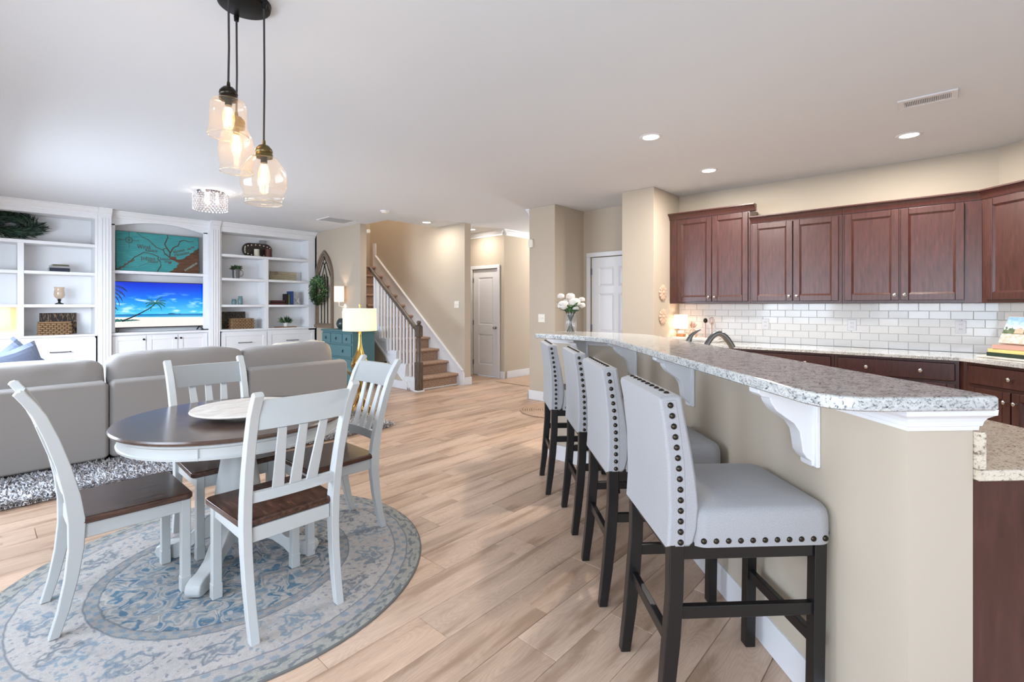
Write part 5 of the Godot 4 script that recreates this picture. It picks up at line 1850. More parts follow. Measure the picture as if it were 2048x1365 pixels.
	part(w, "back_plate", G.new().lathe([Vector2(0, 0.014), Vector2(0.04, 0.012), Vector2(0.045, 0)], 20, Transform3D(Basis(Vector3(0, 0, 1), PI / 2), Vector3(0, 1.33, 0))), M.sconce_plate)
	part(w, "bulb", G.new().lathe([Vector2(0, 1.5), Vector2(0.02, 1.51), Vector2(0.024, 1.54), Vector2(0.012, 1.58), Vector2(0, 1.59)], 12, Transform3D(Basis.IDENTITY, Vector3(-0.12, 0, 0))), M.lamp_bulb)
	omni(w, "sconce_light", Vector3(-0.12, 1.54, 0), 0.08, rgb(255, 226, 196), 0.02)
	# fitting at the head of the stairs and one in the hall, both outside the picture
	for q in [["hall_ceiling_light", "flush ceiling light above the upper stairs", V(5.0, 5.2, 7.9), 1.7], ["hall_ceiling_light", "flush ceiling light in the hallway out of sight", V(7.6, CEIL, 5.3), 0.6]]:
		var h := thing(q[0], q[1], "light", q[2])
		part(h, "glass_bowl", G.new().lathe([Vector2(0, -0.08), Vector2(0.09, -0.07), Vector2(0.14, -0.03), Vector2(0.15, 0)], 24), M.can_glow)
		omni(h, "hall_light", Vector3(0, -0.14, 0), q[3], rgb(255, 247, 238), 0.1)


# ---------------------------------------------------------------- foliage
func leaf(g: G, at: Vector3, dir: Vector3, up: Vector3, length: float, wide: float) -> void:
	var side := dir.cross(up).normalized() * wide
	var nn := side.cross(dir).normalized()
	var mid := at + dir * length * 0.5 + nn * length * 0.08
	var tip := at + dir * length
	for s in [-1.0, 1.0]:
		var n2: Vector3 = (nn + side.normalized() * s * 0.3).normalized()
		g.tri(at, mid + side * s, mid, n2, n2, nn)
		g.tri(mid, mid + side * s, tip, nn, n2, n2)


func wreath(parent: Node, at: Vector3, rad: float, thick: float, count: int, length: float, wide: float, bs: Basis, mats: Array) -> void:
	var sets := []
	for m in mats:
		sets.append(G.new())
	for i in count:
		var a := rng.randf() * TAU
		var b := rng.randf() * TAU
		var rr := thick * sqrt(rng.randf())
		var c := Vector3(cos(a), sin(a), 0)
		var out := c * cos(b) + Vector3(0, 0, 1) * sin(b)
		var tang := Vector3(-sin(a), cos(a), 0)
		var d := (out * rng.randf_range(0.3, 1.0) + tang * rng.randf_range(0.2, 1.1) + Vector3(rng.randf_range(-0.4, 0.4), rng.randf_range(-0.4, 0.4), rng.randf_range(-0.3, 0.3))).normalized()
		leaf(sets[i % sets.size()], at + bs * (c * rad + out * rr), bs * d, bs * (out + Vector3(0.1, 0.2, 0.3)).normalized(), length * rng.randf_range(0.7, 1.2), wide)
	for k in sets.size():
		stuff(part(parent, "foliage", sets[k], mats[k]))
	var ring := []
	for i in 25:
		ring.append(at + bs * (Vector3(cos(TAU * i / 24), sin(TAU * i / 24), 0) * rad))
	part(parent, "twig_ring", G.new().tube(ring, [thick * 0.35], 8), M.leaf_brown)


func tuft(parent: Node, at: Vector3, count: int, length: float, wide: float, spread: float, mats: Array) -> void:
	var sets := []
	for m in mats:
		sets.append(G.new())
	for i in count:
		var a := rng.randf() * TAU
		var d := (Vector3(cos(a), 0, sin(a)) * spread * rng.randf() + Vector3.UP * rng.randf_range(0.25, 1.0)).normalized()
		var o := at + Vector3(cos(a), 0, sin(a)) * 0.02 * rng.randf() + d * length * rng.randf_range(0.1, 0.6)
		leaf(sets[i % sets.size()], o, d, Vector3(rng.randf_range(-1, 1), rng.randf(), rng.randf_range(-1, 1)).normalized(), length * rng.randf_range(0.4, 0.8), wide)
	for k in sets.size():
		stuff(part(parent, "foliage", sets[k], mats[k]))


func basket(called: String, label: String, at: Vector3, w: float, h: float, d: float) -> void:
	var b := thing(called, label, "basket", at)
	part(b, "lining", G.new().span(Vector3(-w / 2 + 0.014, 0.003, -d / 2 + 0.014), Vector3(w / 2 - 0.014, h - 0.02, d / 2 - 0.014)), M.leaf_brown)
	var g := G.new()
	var rows := int(h / 0.026)
	for r in rows:
		var y := 0.011 + r * (h - 0.01) / rows
		var cols := int(w / 0.05)
		for k in cols:
			var x := -w / 2 + (k + 0.5 + 0.5 * (r % 2 - 0.5)) * w / cols
			for sz in [-1.0, 1.0]:
				g.soft(Vector3(x, y, sz * (d / 2 - 0.008)), Vector3(w / cols * 0.5, 0.0135, 0.014), 2.4, 3)
		var cd := int(d / 0.05)
		for k in cd:
			var z := -d / 2 + (k + 0.5 + 0.5 * (r % 2 - 0.5)) * d / cd
			for sx in [-1.0, 1.0]:
				g.soft(Vector3(sx * (w / 2 - 0.008), y, z), Vector3(0.014, 0.0135, d / cd * 0.5), 2.4, 3)
	stuff(part(b, "weave", g, M.wicker))
	var rim := []
	for q in round_rect(-w / 2 + 0.006, -d / 2 + 0.006, w / 2 - 0.006, d / 2 - 0.006, 0.02, 3):
		rim.append(Vector3(q.x, h, q.y))
	rim.append(rim[0])
	part(b, "rim", G.new().tube(rim, [0.011], 8), M.wicker)


func book(label: String, at: Vector3, size: Vector3, m: Material, turn := 0.0, group := "", lying := true, tilt := 0.0) -> void:
	# lying: size is (spine length, thickness, width); the spine faces +z
	var b := thing("book", label, "book", at, turn, group)
	b.rotation.z = tilt
	if lying:
		part(b, "cover", G.new().span(Vector3(-size.x / 2, 0, -size.z / 2), Vector3(size.x / 2, 0.003, size.z / 2), 0.001).span(Vector3(-size.x / 2, size.y - 0.003, -size.z / 2), Vector3(size.x / 2, size.y, size.z / 2), 0.001).span(Vector3(-size.x / 2, 0, size.z / 2 - 0.003), Vector3(size.x / 2, size.y, size.z / 2), 0.001), m)
		part(b, "pages", G.new().span(Vector3(-size.x / 2 + 0.003, 0.003, -size.z / 2 + 0.003), Vector3(size.x / 2 - 0.003, size.y - 0.003, size.z / 2 - 0.003)), M.paper)
	else:
		part(b, "cover", G.new().span(Vector3(-size.x / 2, 0, -size.z / 2), Vector3(-size.x / 2 + 0.003, size.y, size.z / 2), 0.001).span(Vector3(size.x / 2 - 0.003, 0, -size.z / 2), Vector3(size.x / 2, size.y, size.z / 2), 0.001).span(Vector3(-size.x / 2, 0, size.z / 2 - 0.003), Vector3(size.x / 2, size.y, size.z / 2), 0.001), m)
		part(b, "pages", G.new().span(Vector3(-size.x / 2 + 0.003, 0.003, -size.z / 2 + 0.003), Vector3(size.x / 2 - 0.003, size.y - 0.004, size.z / 2 - 0.003)), M.paper)


func words(parent: Node, called: String, text: String, size: float, at: Vector3, m: Material, bs := Basis.IDENTITY, serif := true) -> void:
	var tm := TextMesh.new()
	tm.text = text
	var f := SystemFont.new()
	f.font_names = PackedStringArray(["Droid Serif" if serif else "Droid Sans"])
	f.font_italic = serif
	tm.font = f
	tm.font_size = 32
	tm.pixel_size = size / 32.0
	tm.depth = 0.002
	inst(parent, called, tm, m, at, bs)


# ---------------------------------------------------------------- things on the white shelves
func build_shelf_things() -> void:
	var s1 := 2.2155
	var w := thing("leaf_wreath", "dark green leafy wreath leaning on the bookcase top shelf", "wreath", V(0.30, s1, 9.22))
	wreath(w, Vector3(0, 0.205, 0), 0.14, 0.06, 1100, 0.085, 0.014, Basis(Vector3.RIGHT, -0.25) * Basis.from_scale(Vector3(1.5, 0.8, 0.8)), [M.leaf_dark, M.leaf_dark, M.leaf_dark, M.foil_green])
	# books and hurricane glass
	book("dark navy book at the bottom of the short stack of three", V(0.78, 1.8105, 9.2), Vector3(0.21, 0.05, 0.15), M.book_navy, 0.05, "books stacked in the wreath bookcase")
	book("pale grey book lying in the middle of the short stack", V(0.78, 1.861, 9.2), Vector3(0.2, 0.03, 0.15), M.book_grey, -0.05, "books stacked in the wreath bookcase")
	book("olive book lying on top of the short stack", V(0.79, 1.8915, 9.2), Vector3(0.17, 0.02, 0.13), M.book_olive, 0.1, "books stacked in the wreath bookcase")
	var hu := thing("hurricane_vase", "amber glass hurricane candle holder on a black foot", "vase", V(0.785, 1.3605, 9.2))
	part(hu, "foot", G.new().lathe([Vector2(0, 0), Vector2(0.045, 0), Vector2(0.045, 0.012), Vector2(0.016, 0.024), Vector2(0.012, 0.04), Vector2(0.022, 0.052), Vector2(0.014, 0.062), Vector2(0.03, 0.075), Vector2(0, 0.078)], 24), M.black_plastic)
	part(hu, "glass", G.new().lathe([Vector2(0.025, 0.078), Vector2(0.052, 0.1), Vector2(0.06, 0.135), Vector2(0.056, 0.18), Vector2(0.05, 0.21), Vector2(0.058, 0.24)], 28), M.amber_glass)
	# lamp cut by the picture's edge
	var l := thing("shelf_lamp", "lit cream shade lamp standing in the bookcase beside the wicker basket", "lamp", V(0.17, 0.9405, 9.21))
	part(l, "shade", G.new().lathe([Vector2(0.152, 0.1), Vector2(0.138, 0.37)], 36), M.shade_cream)
	part(l, "base", G.new().lathe([Vector2(0, 0), Vector2(0.06, 0), Vector2(0.06, 0.012), Vector2(0.03, 0.03), Vector2(0.04, 0.07), Vector2(0.015, 0.12), Vector2(0.01, 0.2), Vector2(0, 0.2)], 20), M.ceramic_white)
	part(l, "bulb", G.new().lathe([Vector2(0, 0.19), Vector2(0.02, 0.2), Vector2(0.028, 0.23), Vector2(0.014, 0.26), Vector2(0, 0.265)], 12), M.lamp_bulb)
	omni(l, "lamp_light", Vector3(0, 0.23, 0), 0.06, rgb(255, 228, 190), 0.03)
	# striped board behind a basket
	single("striped_board", "dark board with curved zebra stripes leaning behind the wicker basket", "wall art", G.new().box(Vector3(0, 0.15, 0), Vector3(0.385, 0.295, 0.02), 0.003, Transform3D(Basis(Vector3.RIGHT, -0.1), Vector3(0, 0.002, 0))), M.zebra_board, V(0.785, 0.9405, 9.30))
	basket("wicker_basket", "wicker basket in front of the zebra striped board", V(0.735, 0.9405, 9.17), 0.33, 0.17, 0.16)
	# carved map
	var mp := thing("map_sign", "turquoise carved wooden map leaning in the arched niche", "sign", V(1.955, 1.8665, 9.27))
	var tilt := Basis(Vector3.RIGHT, -0.08)
	inst(mp, "board", G.new().box(Vector3(0, 0.305, 0), Vector3(1.09, 0.61, 0.022), 0.003).mesh(), M.dark_slab, Vector3(0, 0.002, 0), tilt)
	var face := G.new()
	var z := 0.0125
	face.tri(Vector3(-0.54, 0.005, z), Vector3(0.54, 0.005, z), Vector3(0.54, 0.605, z), Vector3.BACK, Vector3.BACK, Vector3.BACK, Vector2(0, 1), Vector2(1, 1), Vector2(1, 0))
	face.tri(Vector3(-0.54, 0.005, z), Vector3(0.54, 0.605, z), Vector3(-0.54, 0.605, z), Vector3.BACK, Vector3.BACK, Vector3.BACK, Vector2(0, 1), Vector2(1, 0), Vector2(0, 0))
	inst(mp, "painted_map", face.mesh(), M.map_picture, Vector3(0, 0.002, 0), tilt)
	for q in [["West", 0.075, -0.20, 0.385], ["Ashley", 0.05, -0.11, 0.335], ["Johns", 0.07, -0.15, 0.205], ["Island", 0.045, -0.09, 0.16], ["James", 0.05, 0.07, 0.215], ["Island", 0.035, 0.11, 0.175], ["Mount", 0.055, 0.26, 0.36], ["Pleasant", 0.055, 0.30, 0.315]]:
		words(mp, "lettering", q[0], q[1], tilt * Vector3(q[2], q[3], z + 0.002) + Vector3(0, 0.002, 0), M.letter_brown, tilt * (Basis(Vector3(0, 0, 1), 0.3) if q[0] in ["Mount", "Pleasant"] else Basis.IDENTITY))
	for q in [["N", 0.0, 0.115], ["S", 0.0, -0.115], ["E", 0.115, 0.0], ["W", -0.115, 0.0]]:
		words(mp, "lettering", q[0], 0.03, tilt * Vector3(-0.381 + q[1], 0.475 + q[2], z + 0.002) + Vector3(0, 0.002, 0), M.letter_brown, tilt)
	# soundbar remote
	single("remote_control", "small black remote lying beside the television foot", "remote", G.new().box(Vector3(0, 0.009, 0), Vector3(0.13, 0.016, 0.04), 0.004), M.black_plastic, V(2.55, 0.9405, 9.12))
	# the other bookcase
	var ob := thing("marquee_sign", "dark oval marquee sign with small round lights on the top shelf", "sign", V(3.41, s1, 9.27))
	part(ob, "board", G.new().prism(round_rect(-0.255, 0.0, 0.255, 0.245, 0.12, 8), -0.02, 0.02, Transform3D.IDENTITY, 0.004), M.dark_slab)
	for k in 22:
		var a := TAU * k / 22
		var pos := Vector3(clampf(cos(a) * 0.25, -0.215, 0.215), 0.1225 + sin(a) * 0.095, 0.021)
		part(ob, "light", G.new().lathe([Vector2(0.011, 0), Vector2(0.008, 0.007), Vector2(0, 0.01)], 10, Transform3D(Basis(Vector3.RIGHT, PI / 2), pos)), M.wax)
	single("tall_tin", "grey glass block standing behind the oval sign", "candle holder", G.new().box(Vector3(0, 0.16, 0), Vector3(0.115, 0.315, 0.05), 0.004), mat("grey_glass", rgb(150, 152, 150), 0.2), V(3.53, s1 + 0.001, 9.34))
	single("candle_jar", "pale candle in a glass in front of the oval sign", "candle", G.new().lathe([Vector2(0, 0), Vector2(0.045, 0), Vector2(0.045, 0.13), Vector2(0.04, 0.13), Vector2(0.04, 0.11), Vector2(0, 0.11)], 24), mat("candle_glass", rgb(206, 200, 180), 0.3), V(3.36, s1 + 0.001, 9.16))
	single("candle_jar", "dark red candle in a glass in front of the oval sign", "candle", G.new().lathe([Vector2(0, 0), Vector2(0.06, 0), Vector2(0.06, 0.15), Vector2(0.054, 0.15), Vector2(0.054, 0.12), Vector2(0, 0.12)], 24), mat("candle_red", rgb(84, 44, 34), 0.25), V(3.56, s1 + 0.001, 9.16))
	var mug := thing("pewter_mug", "shiny pewter mug holding a small green plant", "mug", V(3.03, 1.8105, 9.18))
	part(mug, "body", G.new().lathe([Vector2(0, 0), Vector2(0.052, 0), Vector2(0.055, 0.01), Vector2(0.064, 0.16), Vector2(0.067, 0.165), Vector2(0.06, 0.165), Vector2(0.055, 0.14), Vector2(0, 0.14)], 28), M.pewter)
	part(mug, "handle", G.new().tube([Vector3(0.058, 0.04, 0), Vector3(0.09, 0.045, 0), Vector3(0.112, 0.08, 0), Vector3(0.112, 0.12, 0), Vector3(0.09, 0.148, 0), Vector3(0.06, 0.145, 0)], [0.007], 8), M.pewter)
	tuft(mug, Vector3(0, 0.14, 0), 90, 0.1, 0.012, 1.6, [M.leaf_green, M.leaf_dark, M.leaf_brown])
	for q in [[3.0, 0.095, "short teal ceramic jar beside a taller teal jar"], [3.10, 0.148, "tall teal ceramic jar beside a shorter teal jar"]]:
		var j := thing("ceramic_jar", q[2], "jar", V(q[0], 1.3605, 9.19), 0.0, "teal jars on the shelf")
		var h: float = q[1]
		part(j, "body", G.new().lathe([Vector2(0, 0), Vector2(0.036, 0), Vector2(0.039, 0.006), Vector2(0.039, h * 0.72), Vector2(0.03, h * 0.8), Vector2(0.028, h * 0.86)], 24), M.ceramic_teal)
		part(j, "lid", G.new().lathe([Vector2(0.033, h * 0.86), Vector2(0.035, h * 0.88), Vector2(0.035, h * 0.97), Vector2(0.03, h), Vector2(0, h)], 24), M.ceramic_teal)
	single("scroll_board", "dark board with curling scroll pattern leaning behind the basket", "wall art", G.new().box(Vector3(0, 0.15, 0), Vector3(0.40, 0.29, 0.02), 0.003, Transform3D(Basis(Vector3.RIGHT, -0.1), Vector3(0, 0.002, 0))), M.scroll_board, V(3.03, 0.9405, 9.31))
	basket("wicker_basket", "wicker basket in front of the scroll patterned board", V(3.11, 0.9405, 9.17), 0.36, 0.17, 0.17)
	var sg := thing("word_sign", "pale wooden plank sign with the word LOVE and small lines", "sign", V(3.87, 1.8105, 9.28))
	part(sg, "board", G.new().box(Vector3(0, 0.084, 0), Vector3(0.49, 0.165, 0.02), 0.003), M.sign_wood)
	words(sg, "lettering", "LOVE", 0.055, Vector3(-0.165, 0.135, 0.011), M.letter_black)
	for k in 3:
		part(sg, "groove", G.new().box(Vector3(0, 0.042 + k * 0.034, 0.0103), Vector3(0.485, 0.003, 0.001)), M.letter_brown)
	for q in [[0, 0.30, 0.028, "book_red", "dark red book at the bottom of the low pile"], [1, 0.27, 0.025, "book_black", "black book in the middle of the low pile"], [2, 0.25, 0.024, "book_red", "dark red book on top of the low pile"]]:
		book(q[4], V(3.70 + 0.005 * q[0], 1.3605 + [0.0, 0.0285, 0.054][q[0]], 9.19), Vector3(q[1], q[2], 0.17), M[q[3]], 0.04 * (1 - q[0]), "dark books under the LOVE sign")
	book("upright dark brown book beside the low pile", V(3.875, 1.3605, 9.2), Vector3(0.035, 0.2, 0.15), M.book_black, 0.0, "dark books under the LOVE sign", false)
	book("upright olive book between the brown and blue ones", V(3.915, 1.3605, 9.2), Vector3(0.035, 0.19, 0.15), M.book_olive, 0.0, "dark books under the LOVE sign", false)
	book("upright bright blue book beside the white ampersand", V(3.965, 1.3605, 9.2), Vector3(0.055, 0.25, 0.17), M.book_blue, 0.0, "dark books under the LOVE sign", false)
	var am := thing("ampersand", "white ampersand ornament standing beside the blue book", "ornament", V(4.06, 1.3605, 9.2))
	words(am, "character", "&", 0.30, Vector3(0, 0.13, 0), M.ceramic_white, Basis.from_scale(Vector3(0.8, 1, 12)), false)
	part(am, "foot", G.new().box(Vector3(0, 0.006, 0), Vector3(0.13, 0.012, 0.04), 0.003), M.ceramic_white)
	var tr := single("wooden_tray", "thin brown wooden tray under the little white planter", "tray", G.new().box(Vector3(0, 0.007, 0), Vector3(0.36, 0.013, 0.16), 0.004), M.base_wood, V(3.87, 0.9405, 9.18))
	var pl := thing("potted_plant", "small green plant in a white pot on the thin wooden tray", "plant", V(3.88, 0.955, 9.18))
	part(pl, "pot", G.new().lathe([Vector2(0, 0), Vector2(0.035, 0), Vector2(0.045, 0.07), Vector2(0.047, 0.075), Vector2(0.04, 0.075), Vector2(0.04, 0.065), Vector2(0, 0.065)], 24), M.ceramic_white)
	tuft(pl, Vector3(0, 0.06, 0), 130, 0.13, 0.011, 2.0, [M.leaf_green, M.leaf_dark, M.leaf_light])


# ---------------------------------------------------------------- everything else
func plate(label: String, at: Vector3, turn: float, toggles: int, category: String, w := 0.075) -> void:
	var p := thing("wall_plate", label, category, at, turn)
	part(p, "cover", G.new().box(Vector3(0, 0, 0.004), Vector3(w, 0.117, 0.008), 0.003), M.plate_plastic if category == "switch" else M.white_paint)
	for i in toggles:
		var x := (i - (toggles - 1) / 2.0) * 0.046
		if category == "switch":
			part(p, "toggle", G.new().box(Vector3(x, 0.003, 0.012), Vector3(0.01, 0.022, 0.012), 0.002, Transform3D(Basis(Vector3.RIGHT, 0.3), Vector3.ZERO)), M.plate_plastic)
		else:
			for y in [-0.021, 0.021]:
				var so := part(p, "socket", G.new().prism(round_rect(x - 0.016, y - 0.014, x + 0.016, y + 0.014, 0.008, 3), 0.008, 0.0105, Transform3D.IDENTITY, 0.001), M.white_paint)
				for s in [-0.006, 0.006]:
					part(so, "slot", G.new().box(Vector3(x + s, y + 0.002, 0.0108), Vector3(0.0025, 0.009, 0.001)), M.black_plastic)


func build_small_things() -> void:
	var FX := -PI / 2   # facing -x
	# weathered arched window frame with its wreath
	var a := thing("arched_frame", "weathered wooden arched window frame with black iron bars on the wall", "wall decor", V(4.378, 0.93, 8.66), FX)
	var outer := []
	var inner := []
	var hw := 0.33
	var sp := 0.92
	for i in 13:
		var f := i / 12.0
		var an := f * 0.985
		outer.append(Vector2(-hw + (1 - cos(an)) * hw * 2.23, sp + sin(an) * 0.63))
	var og := PackedVector2Array([Vector2(-hw, 0.0)])
	og.append_array(PackedVector2Array(outer))
	for i in range(11, -1, -1):
		og.append(Vector2(-outer[i].x, outer[i].y))
	og.append(Vector2(hw, 0.0))
	var og_in := Geometry2D.offset_polygon(og, -0.085, Geometry2D.JOIN_MITER)[0]
	var mid_in := Geometry2D.offset_polygon(og, -0.05, Geometry2D.JOIN_MITER)[0]
	for ring in [[og, mid_in, 0.035], [mid_in, og_in, 0.022]]:
		var cut := frame_strip(ring[0], ring[1], ring[2])
		part(a, "frame", cut, M.weathered)
	var bars := G.new()
	for x in [-0.12, 0.0, 0.12]:
		bars.bar(Vector3(x, 0.08, 0.012), Vector3(x, 0.95 if x != 0.0 else 1.0, 0.012), 0.014, 0.01)
	for y in [0.33, 0.62, 0.93]:
		bars.bar(Vector3(-0.245, y, 0.012), Vector3(0.245, y, 0.012), 0.012, 0.01)
	for s in [-1.0, 1.0]:
		for q in [0.0, 1.0]:
			var pts := []
			for i in 9:
				var f := i / 8.0
				pts.append(Vector3(s * lerpf(0.235, -0.06, f) * (1.0 if q == 0.0 else 0.5) - s * 0.02 * q, 0.93 + 0.42 * sin(f * 1.35) * (1.0 if q == 0.0 else 0.7), 0.012))
			bars.tube(pts, [0.007], 6)
	part(a, "iron_bars", bars, M.black_metal)
	part(a, "sill", G.new().box(Vector3(0, 0.03, 0.025), Vector3(0.68, 0.06, 0.05), 0.006), M.weathered)
	var w := thing("boxwood_wreath", "round green boxwood wreath hanging on the arched frame", "wreath", V(4.255, 1.62, 8.70), FX)
	wreath(w, Vector3.ZERO, 0.205, 0.055, 1500, 0.045, 0.011, Basis.IDENTITY, [M.leaf_green, M.leaf_dark, M.leaf_green, M.leaf_light])
	# teal dresser
	var d := thing("teal_dresser", "teal painted chest of drawers against the wall beside the stairs", "dresser", V(4.36, 0, 7.43), FX)
	part(d, "body", G.new().span(Vector3(-0.49, 0.1, 0.005), Vector3(0.49, 0.92, 0.40), 0.004), M.teal_paint)
	part(d, "top", G.new().span(Vector3(-0.51, 0.92, 0.0), Vector3(0.51, 0.95, 0.425), 0.008), M.teal_paint)
	for x in [-0.46, 0.46]:
		for z in [0.04, 0.37]:
			part(d, "leg", G.new().box(Vector3(x, 0.05, z), Vector3(0.05, 0.1, 0.05), 0.004), M.teal_paint)
	for r in [[0.74, 0.89, 3], [0.53, 0.71, 2], [0.33, 0.50, 2], [0.13, 0.30, 2]]:
		var n: int = r[2]
		if n == 3:
			for k in 3:
				var x0: float = [-0.47, -0.17, 0.21][k]
				var x1: float = [-0.19, 0.19, 0.47][k]
				drawer_ring(d, x0, r[0], x1, r[1], [0.5])
		else:
			drawer_ring(d, -0.47, r[0], 0.47, r[1], [0.26, 0.74])
	var ds := thing("pottery_vase", "round dark green pottery vase on the teal dresser", "vase", V(4.16, 0.951, 7.62))
	part(ds, "body", G.new().lathe([Vector2(0, 0), Vector2(0.06, 0), Vector2(0.085, 0.03), Vector2(0.1, 0.08), Vector2(0.09, 0.13), Vector2(0.065, 0.165), Vector2(0.06, 0.175), Vector2(0.052, 0.165), Vector2(0.05, 0.12)], 28), M.dark_pottery)
	var cn := thing("pillar_candle", "white pillar candle behind the round vase on the dresser", "candle", V(4.28, 0.951, 7.74))
	part(cn, "wax", G.new().lathe([Vector2(0, 0), Vector2(0.055, 0), Vector2(0.055, 0.295), Vector2(0.05, 0.30), Vector2(0.02, 0.294), Vector2(0, 0.294)], 24), M.wax)
	part(cn, "wick", G.new().tube([Vector3(0, 0.29, 0), Vector3(0.002, 0.312, 0)], [0.0015], 5), M.black_plastic)
	# plates, sensors and ceiling fittings
	plate("cream double light switch on the stairway wall", V(5.529, 1.36, 6.24) if false else V(5.529, 1.36, 6.27), FX, 2, "switch", 0.117)
	plate("cream double light switch on the wall end beside the hallway", V(5.349, 1.165, 4.27), FX, 2, "switch", 0.117)
	plate("white outlet in the tiles close to the small pink-lit lamp", V(6.049, 1.13, 1.565), FX, 1, "outlet")
	plate("white outlet in the tiles under the middle wall cabinets", V(6.049, 1.14, 0.75), FX, 1, "outlet")
	plate("white outlet in the tiles close to the slanting corner", V(6.049, 1.145, -0.07), FX, 1, "outlet")
	plate("white outlet under the stairs with a black plug", V(4.629, 0.42, 7.0), FX, 1, "outlet")
	var plug := thing("lamp_plug", "black lamp plug and cord in the outlet under the stairs", "cord", V(4.60, 0.40, 7.0))
	part(plug, "plug", G.new().box(Vector3(0, 0, 0), Vector3(0.035, 0.025, 0.025), 0.005), M.cord_black)
	part(plug, "cord", G.new().tube([Vector3(-0.015, 0, 0), Vector3(-0.08, 0.01, 0.05), Vector3(-0.13, -0.08, 0.12), Vector3(-0.16, -0.3, 0.2), Vector3(-0.2, -0.393, 0.3)], [0.004], 6), M.cord_black)
	var se := thing("motion_sensor", "white motion sensor high on the wall end beside the hallway", "sensor", V(5.349, 2.23, 4.45), FX)
	part(se, "housing", G.new().soft(Vector3(0, 0, 0.022), Vector3(0.035, 0.06, 0.024), 5.0, 8), M.plate_plastic)
	part(se, "lens", G.new().box(Vector3(0, -0.018, 0.046), Vector3(0.04, 0.03, 0.004), 0.002), M.ceramic_white)
	var se2 := thing("alarm_siren", "small white alarm box below the ceiling at the stairwell", "sensor", V(4.52, 2.62, 7.40))
	part(se2, "housing", G.new().box(Vector3(0, 0, 0), Vector3(0.05, 0.06, 0.05), 0.008), M.plate_plastic)
	var sm := thing("smoke_detector", "white round smoke detector on the ceiling before the stairs", "smoke detector", V(4.05, CEIL, 6.18))
	part(sm, "base", G.new().lathe([Vector2(0, -0.014), Vector2(0.066, -0.014), Vector2(0.07, 0)], 28), M.white_paint)
	part(sm, "dome", G.new().lathe([Vector2(0, -0.038), Vector2(0.03, -0.036), Vector2(0.05, -0.028), Vector2(0.056, -0.014)], 28), M.plate_plastic)
	vent("white ceiling air register above the kitchen", V(4.32, CEIL, 0.115), 0.0, 0.19, 0.31, 26, 0.115, 0.24)
	vent("large white return air grille on the ceiling near the arched frame", V(3.95, CEIL, 7.41), 0.0, 0.50, 0.42, 22, 0.44, 0.36)
	# flowers in a glass jar on the bar
	var fl := thing("flower_jar", "glass jar of white peonies on the granite bar", "flowers", V(3.33, 1.1125, 2.35))
	part(fl, "jar", G.new().lathe([Vector2(0, 0.004), Vector2(0.042, 0.004), Vector2(0.048, 0.012), Vector2(0.048, 0.12), Vector2(0.04, 0.14), Vector2(0.038, 0.15), Vector2(0.041, 0.152), Vector2(0.041, 0.162)], 28), M.clear_glass)
	var stems := G.new()
	for k in 9:
		var an := k * 0.7
		stems.tube([Vector3(cos(an) * 0.03, 0.01, sin(an) * 0.03), Vector3(cos(an + 2.6) * 0.012, 0.12, sin(an + 2.6) * 0.012), Vector3(cos(an + 2.4) * 0.06, 0.22, sin(an + 2.4) * 0.06)], [0.003], 5)
	part(fl, "stems", stems, M.leaf_dark)
	var heads := [[Vector3(-0.054, 0.305, -0.059), 0.033], [Vector3(0.015, 0.300, -0.013), 0.044], [Vector3(-0.064, 0.228, -0.026), 0.054], [Vector3(-0.010, 0.250, 0.049), 0.055], [Vector3(0.062, 0.275, 0.068), 0.032], [Vector3(0.053, 0.228, 0.073), 0.036], [Vector3(-0.014, 0.205, 0.059), 0.030], [Vector3(0.024, 0.262, -0.048), 0.036]]
	for q in heads:
		var g := G.new()
		var c: Vector3 = q[0]
		var r: float = q[1]
		for ring in 4:
			for k in 7:
				var an := TAU * (k + 0.5 * ring) / 7
				var el := 0.15 + ring * 0.38
				var dir := Vector3(cos(an) * cos(el), sin(el), sin(an) * cos(el))
				var b := Basis(Vector3(-sin(an), 0, cos(an)), dir.cross(Vector3(-sin(an), 0, cos(an))), dir)
				g.soft(Vector3.ZERO, Vector3(r * 0.5, r * 0.5, r * 0.16), 2.2, 4, Transform3D(b, c + dir * r * (0.72 - 0.09 * ring)))
		g.soft(c, Vector3.ONE * r * 0.62, 2.0, 6)
		part(fl, "blossom", g, M.petal)
	var lv := G.new()
	for k in 26:
		var an := rng.randf() * TAU
		leaf(lv, Vector3(cos(an) * 0.02, 0.17, sin(an) * 0.02), Vector3(cos(an), rng.randf_range(0.1, 0.9), sin(an)).normalized(), Vector3.UP, rng.randf_range(0.09, 0.15), 0.02)
	part(fl, "leaves", lv, M.leaf_green)
	# corner of the kitchen counter: tray, lamp, pineapple, utensils
	var ty := thing("counter_tray", "whitewashed slatted tray on the counter corner", "tray", V(5.86, 0.9145, 2.27), FX)
	for k in 4:
		part(ty, "slat", G.new().box(Vector3(0, 0.01 + k * 0.014 * 0.0 + 0.0, -0.10 + k * 0.066), Vector3(0.56, 0.018, 0.06), 0.003), M.whitewash)
	for s in [-1.0, 1.0]:
		part(ty, "side_rail", G.new().box(Vector3(0, 0.035, s * 0.135), Vector3(0.58, 0.03, 0.016), 0.003), M.whitewash)
	for s in [-1.0, 1.0]:
		part(ty, "handle", G.new().tube([Vector3(s * 0.28, 0.04, -0.06), Vector3(s * 0.34, 0.075, -0.05), Vector3(s * 0.34, 0.075, 0.05), Vector3(s * 0.28, 0.04, 0.06)], [0.004], 6), M.nickel)
	var kl := thing("kitchen_lamp", "small lamp with white shade and wooden block base on the tray", "lamp", V(5.86, 0.9345, 2.475))
	part(kl, "base", G.new().box(Vector3(0, 0.032, 0), Vector3(0.09, 0.05, 0.09), 0.006), M.base_wood)
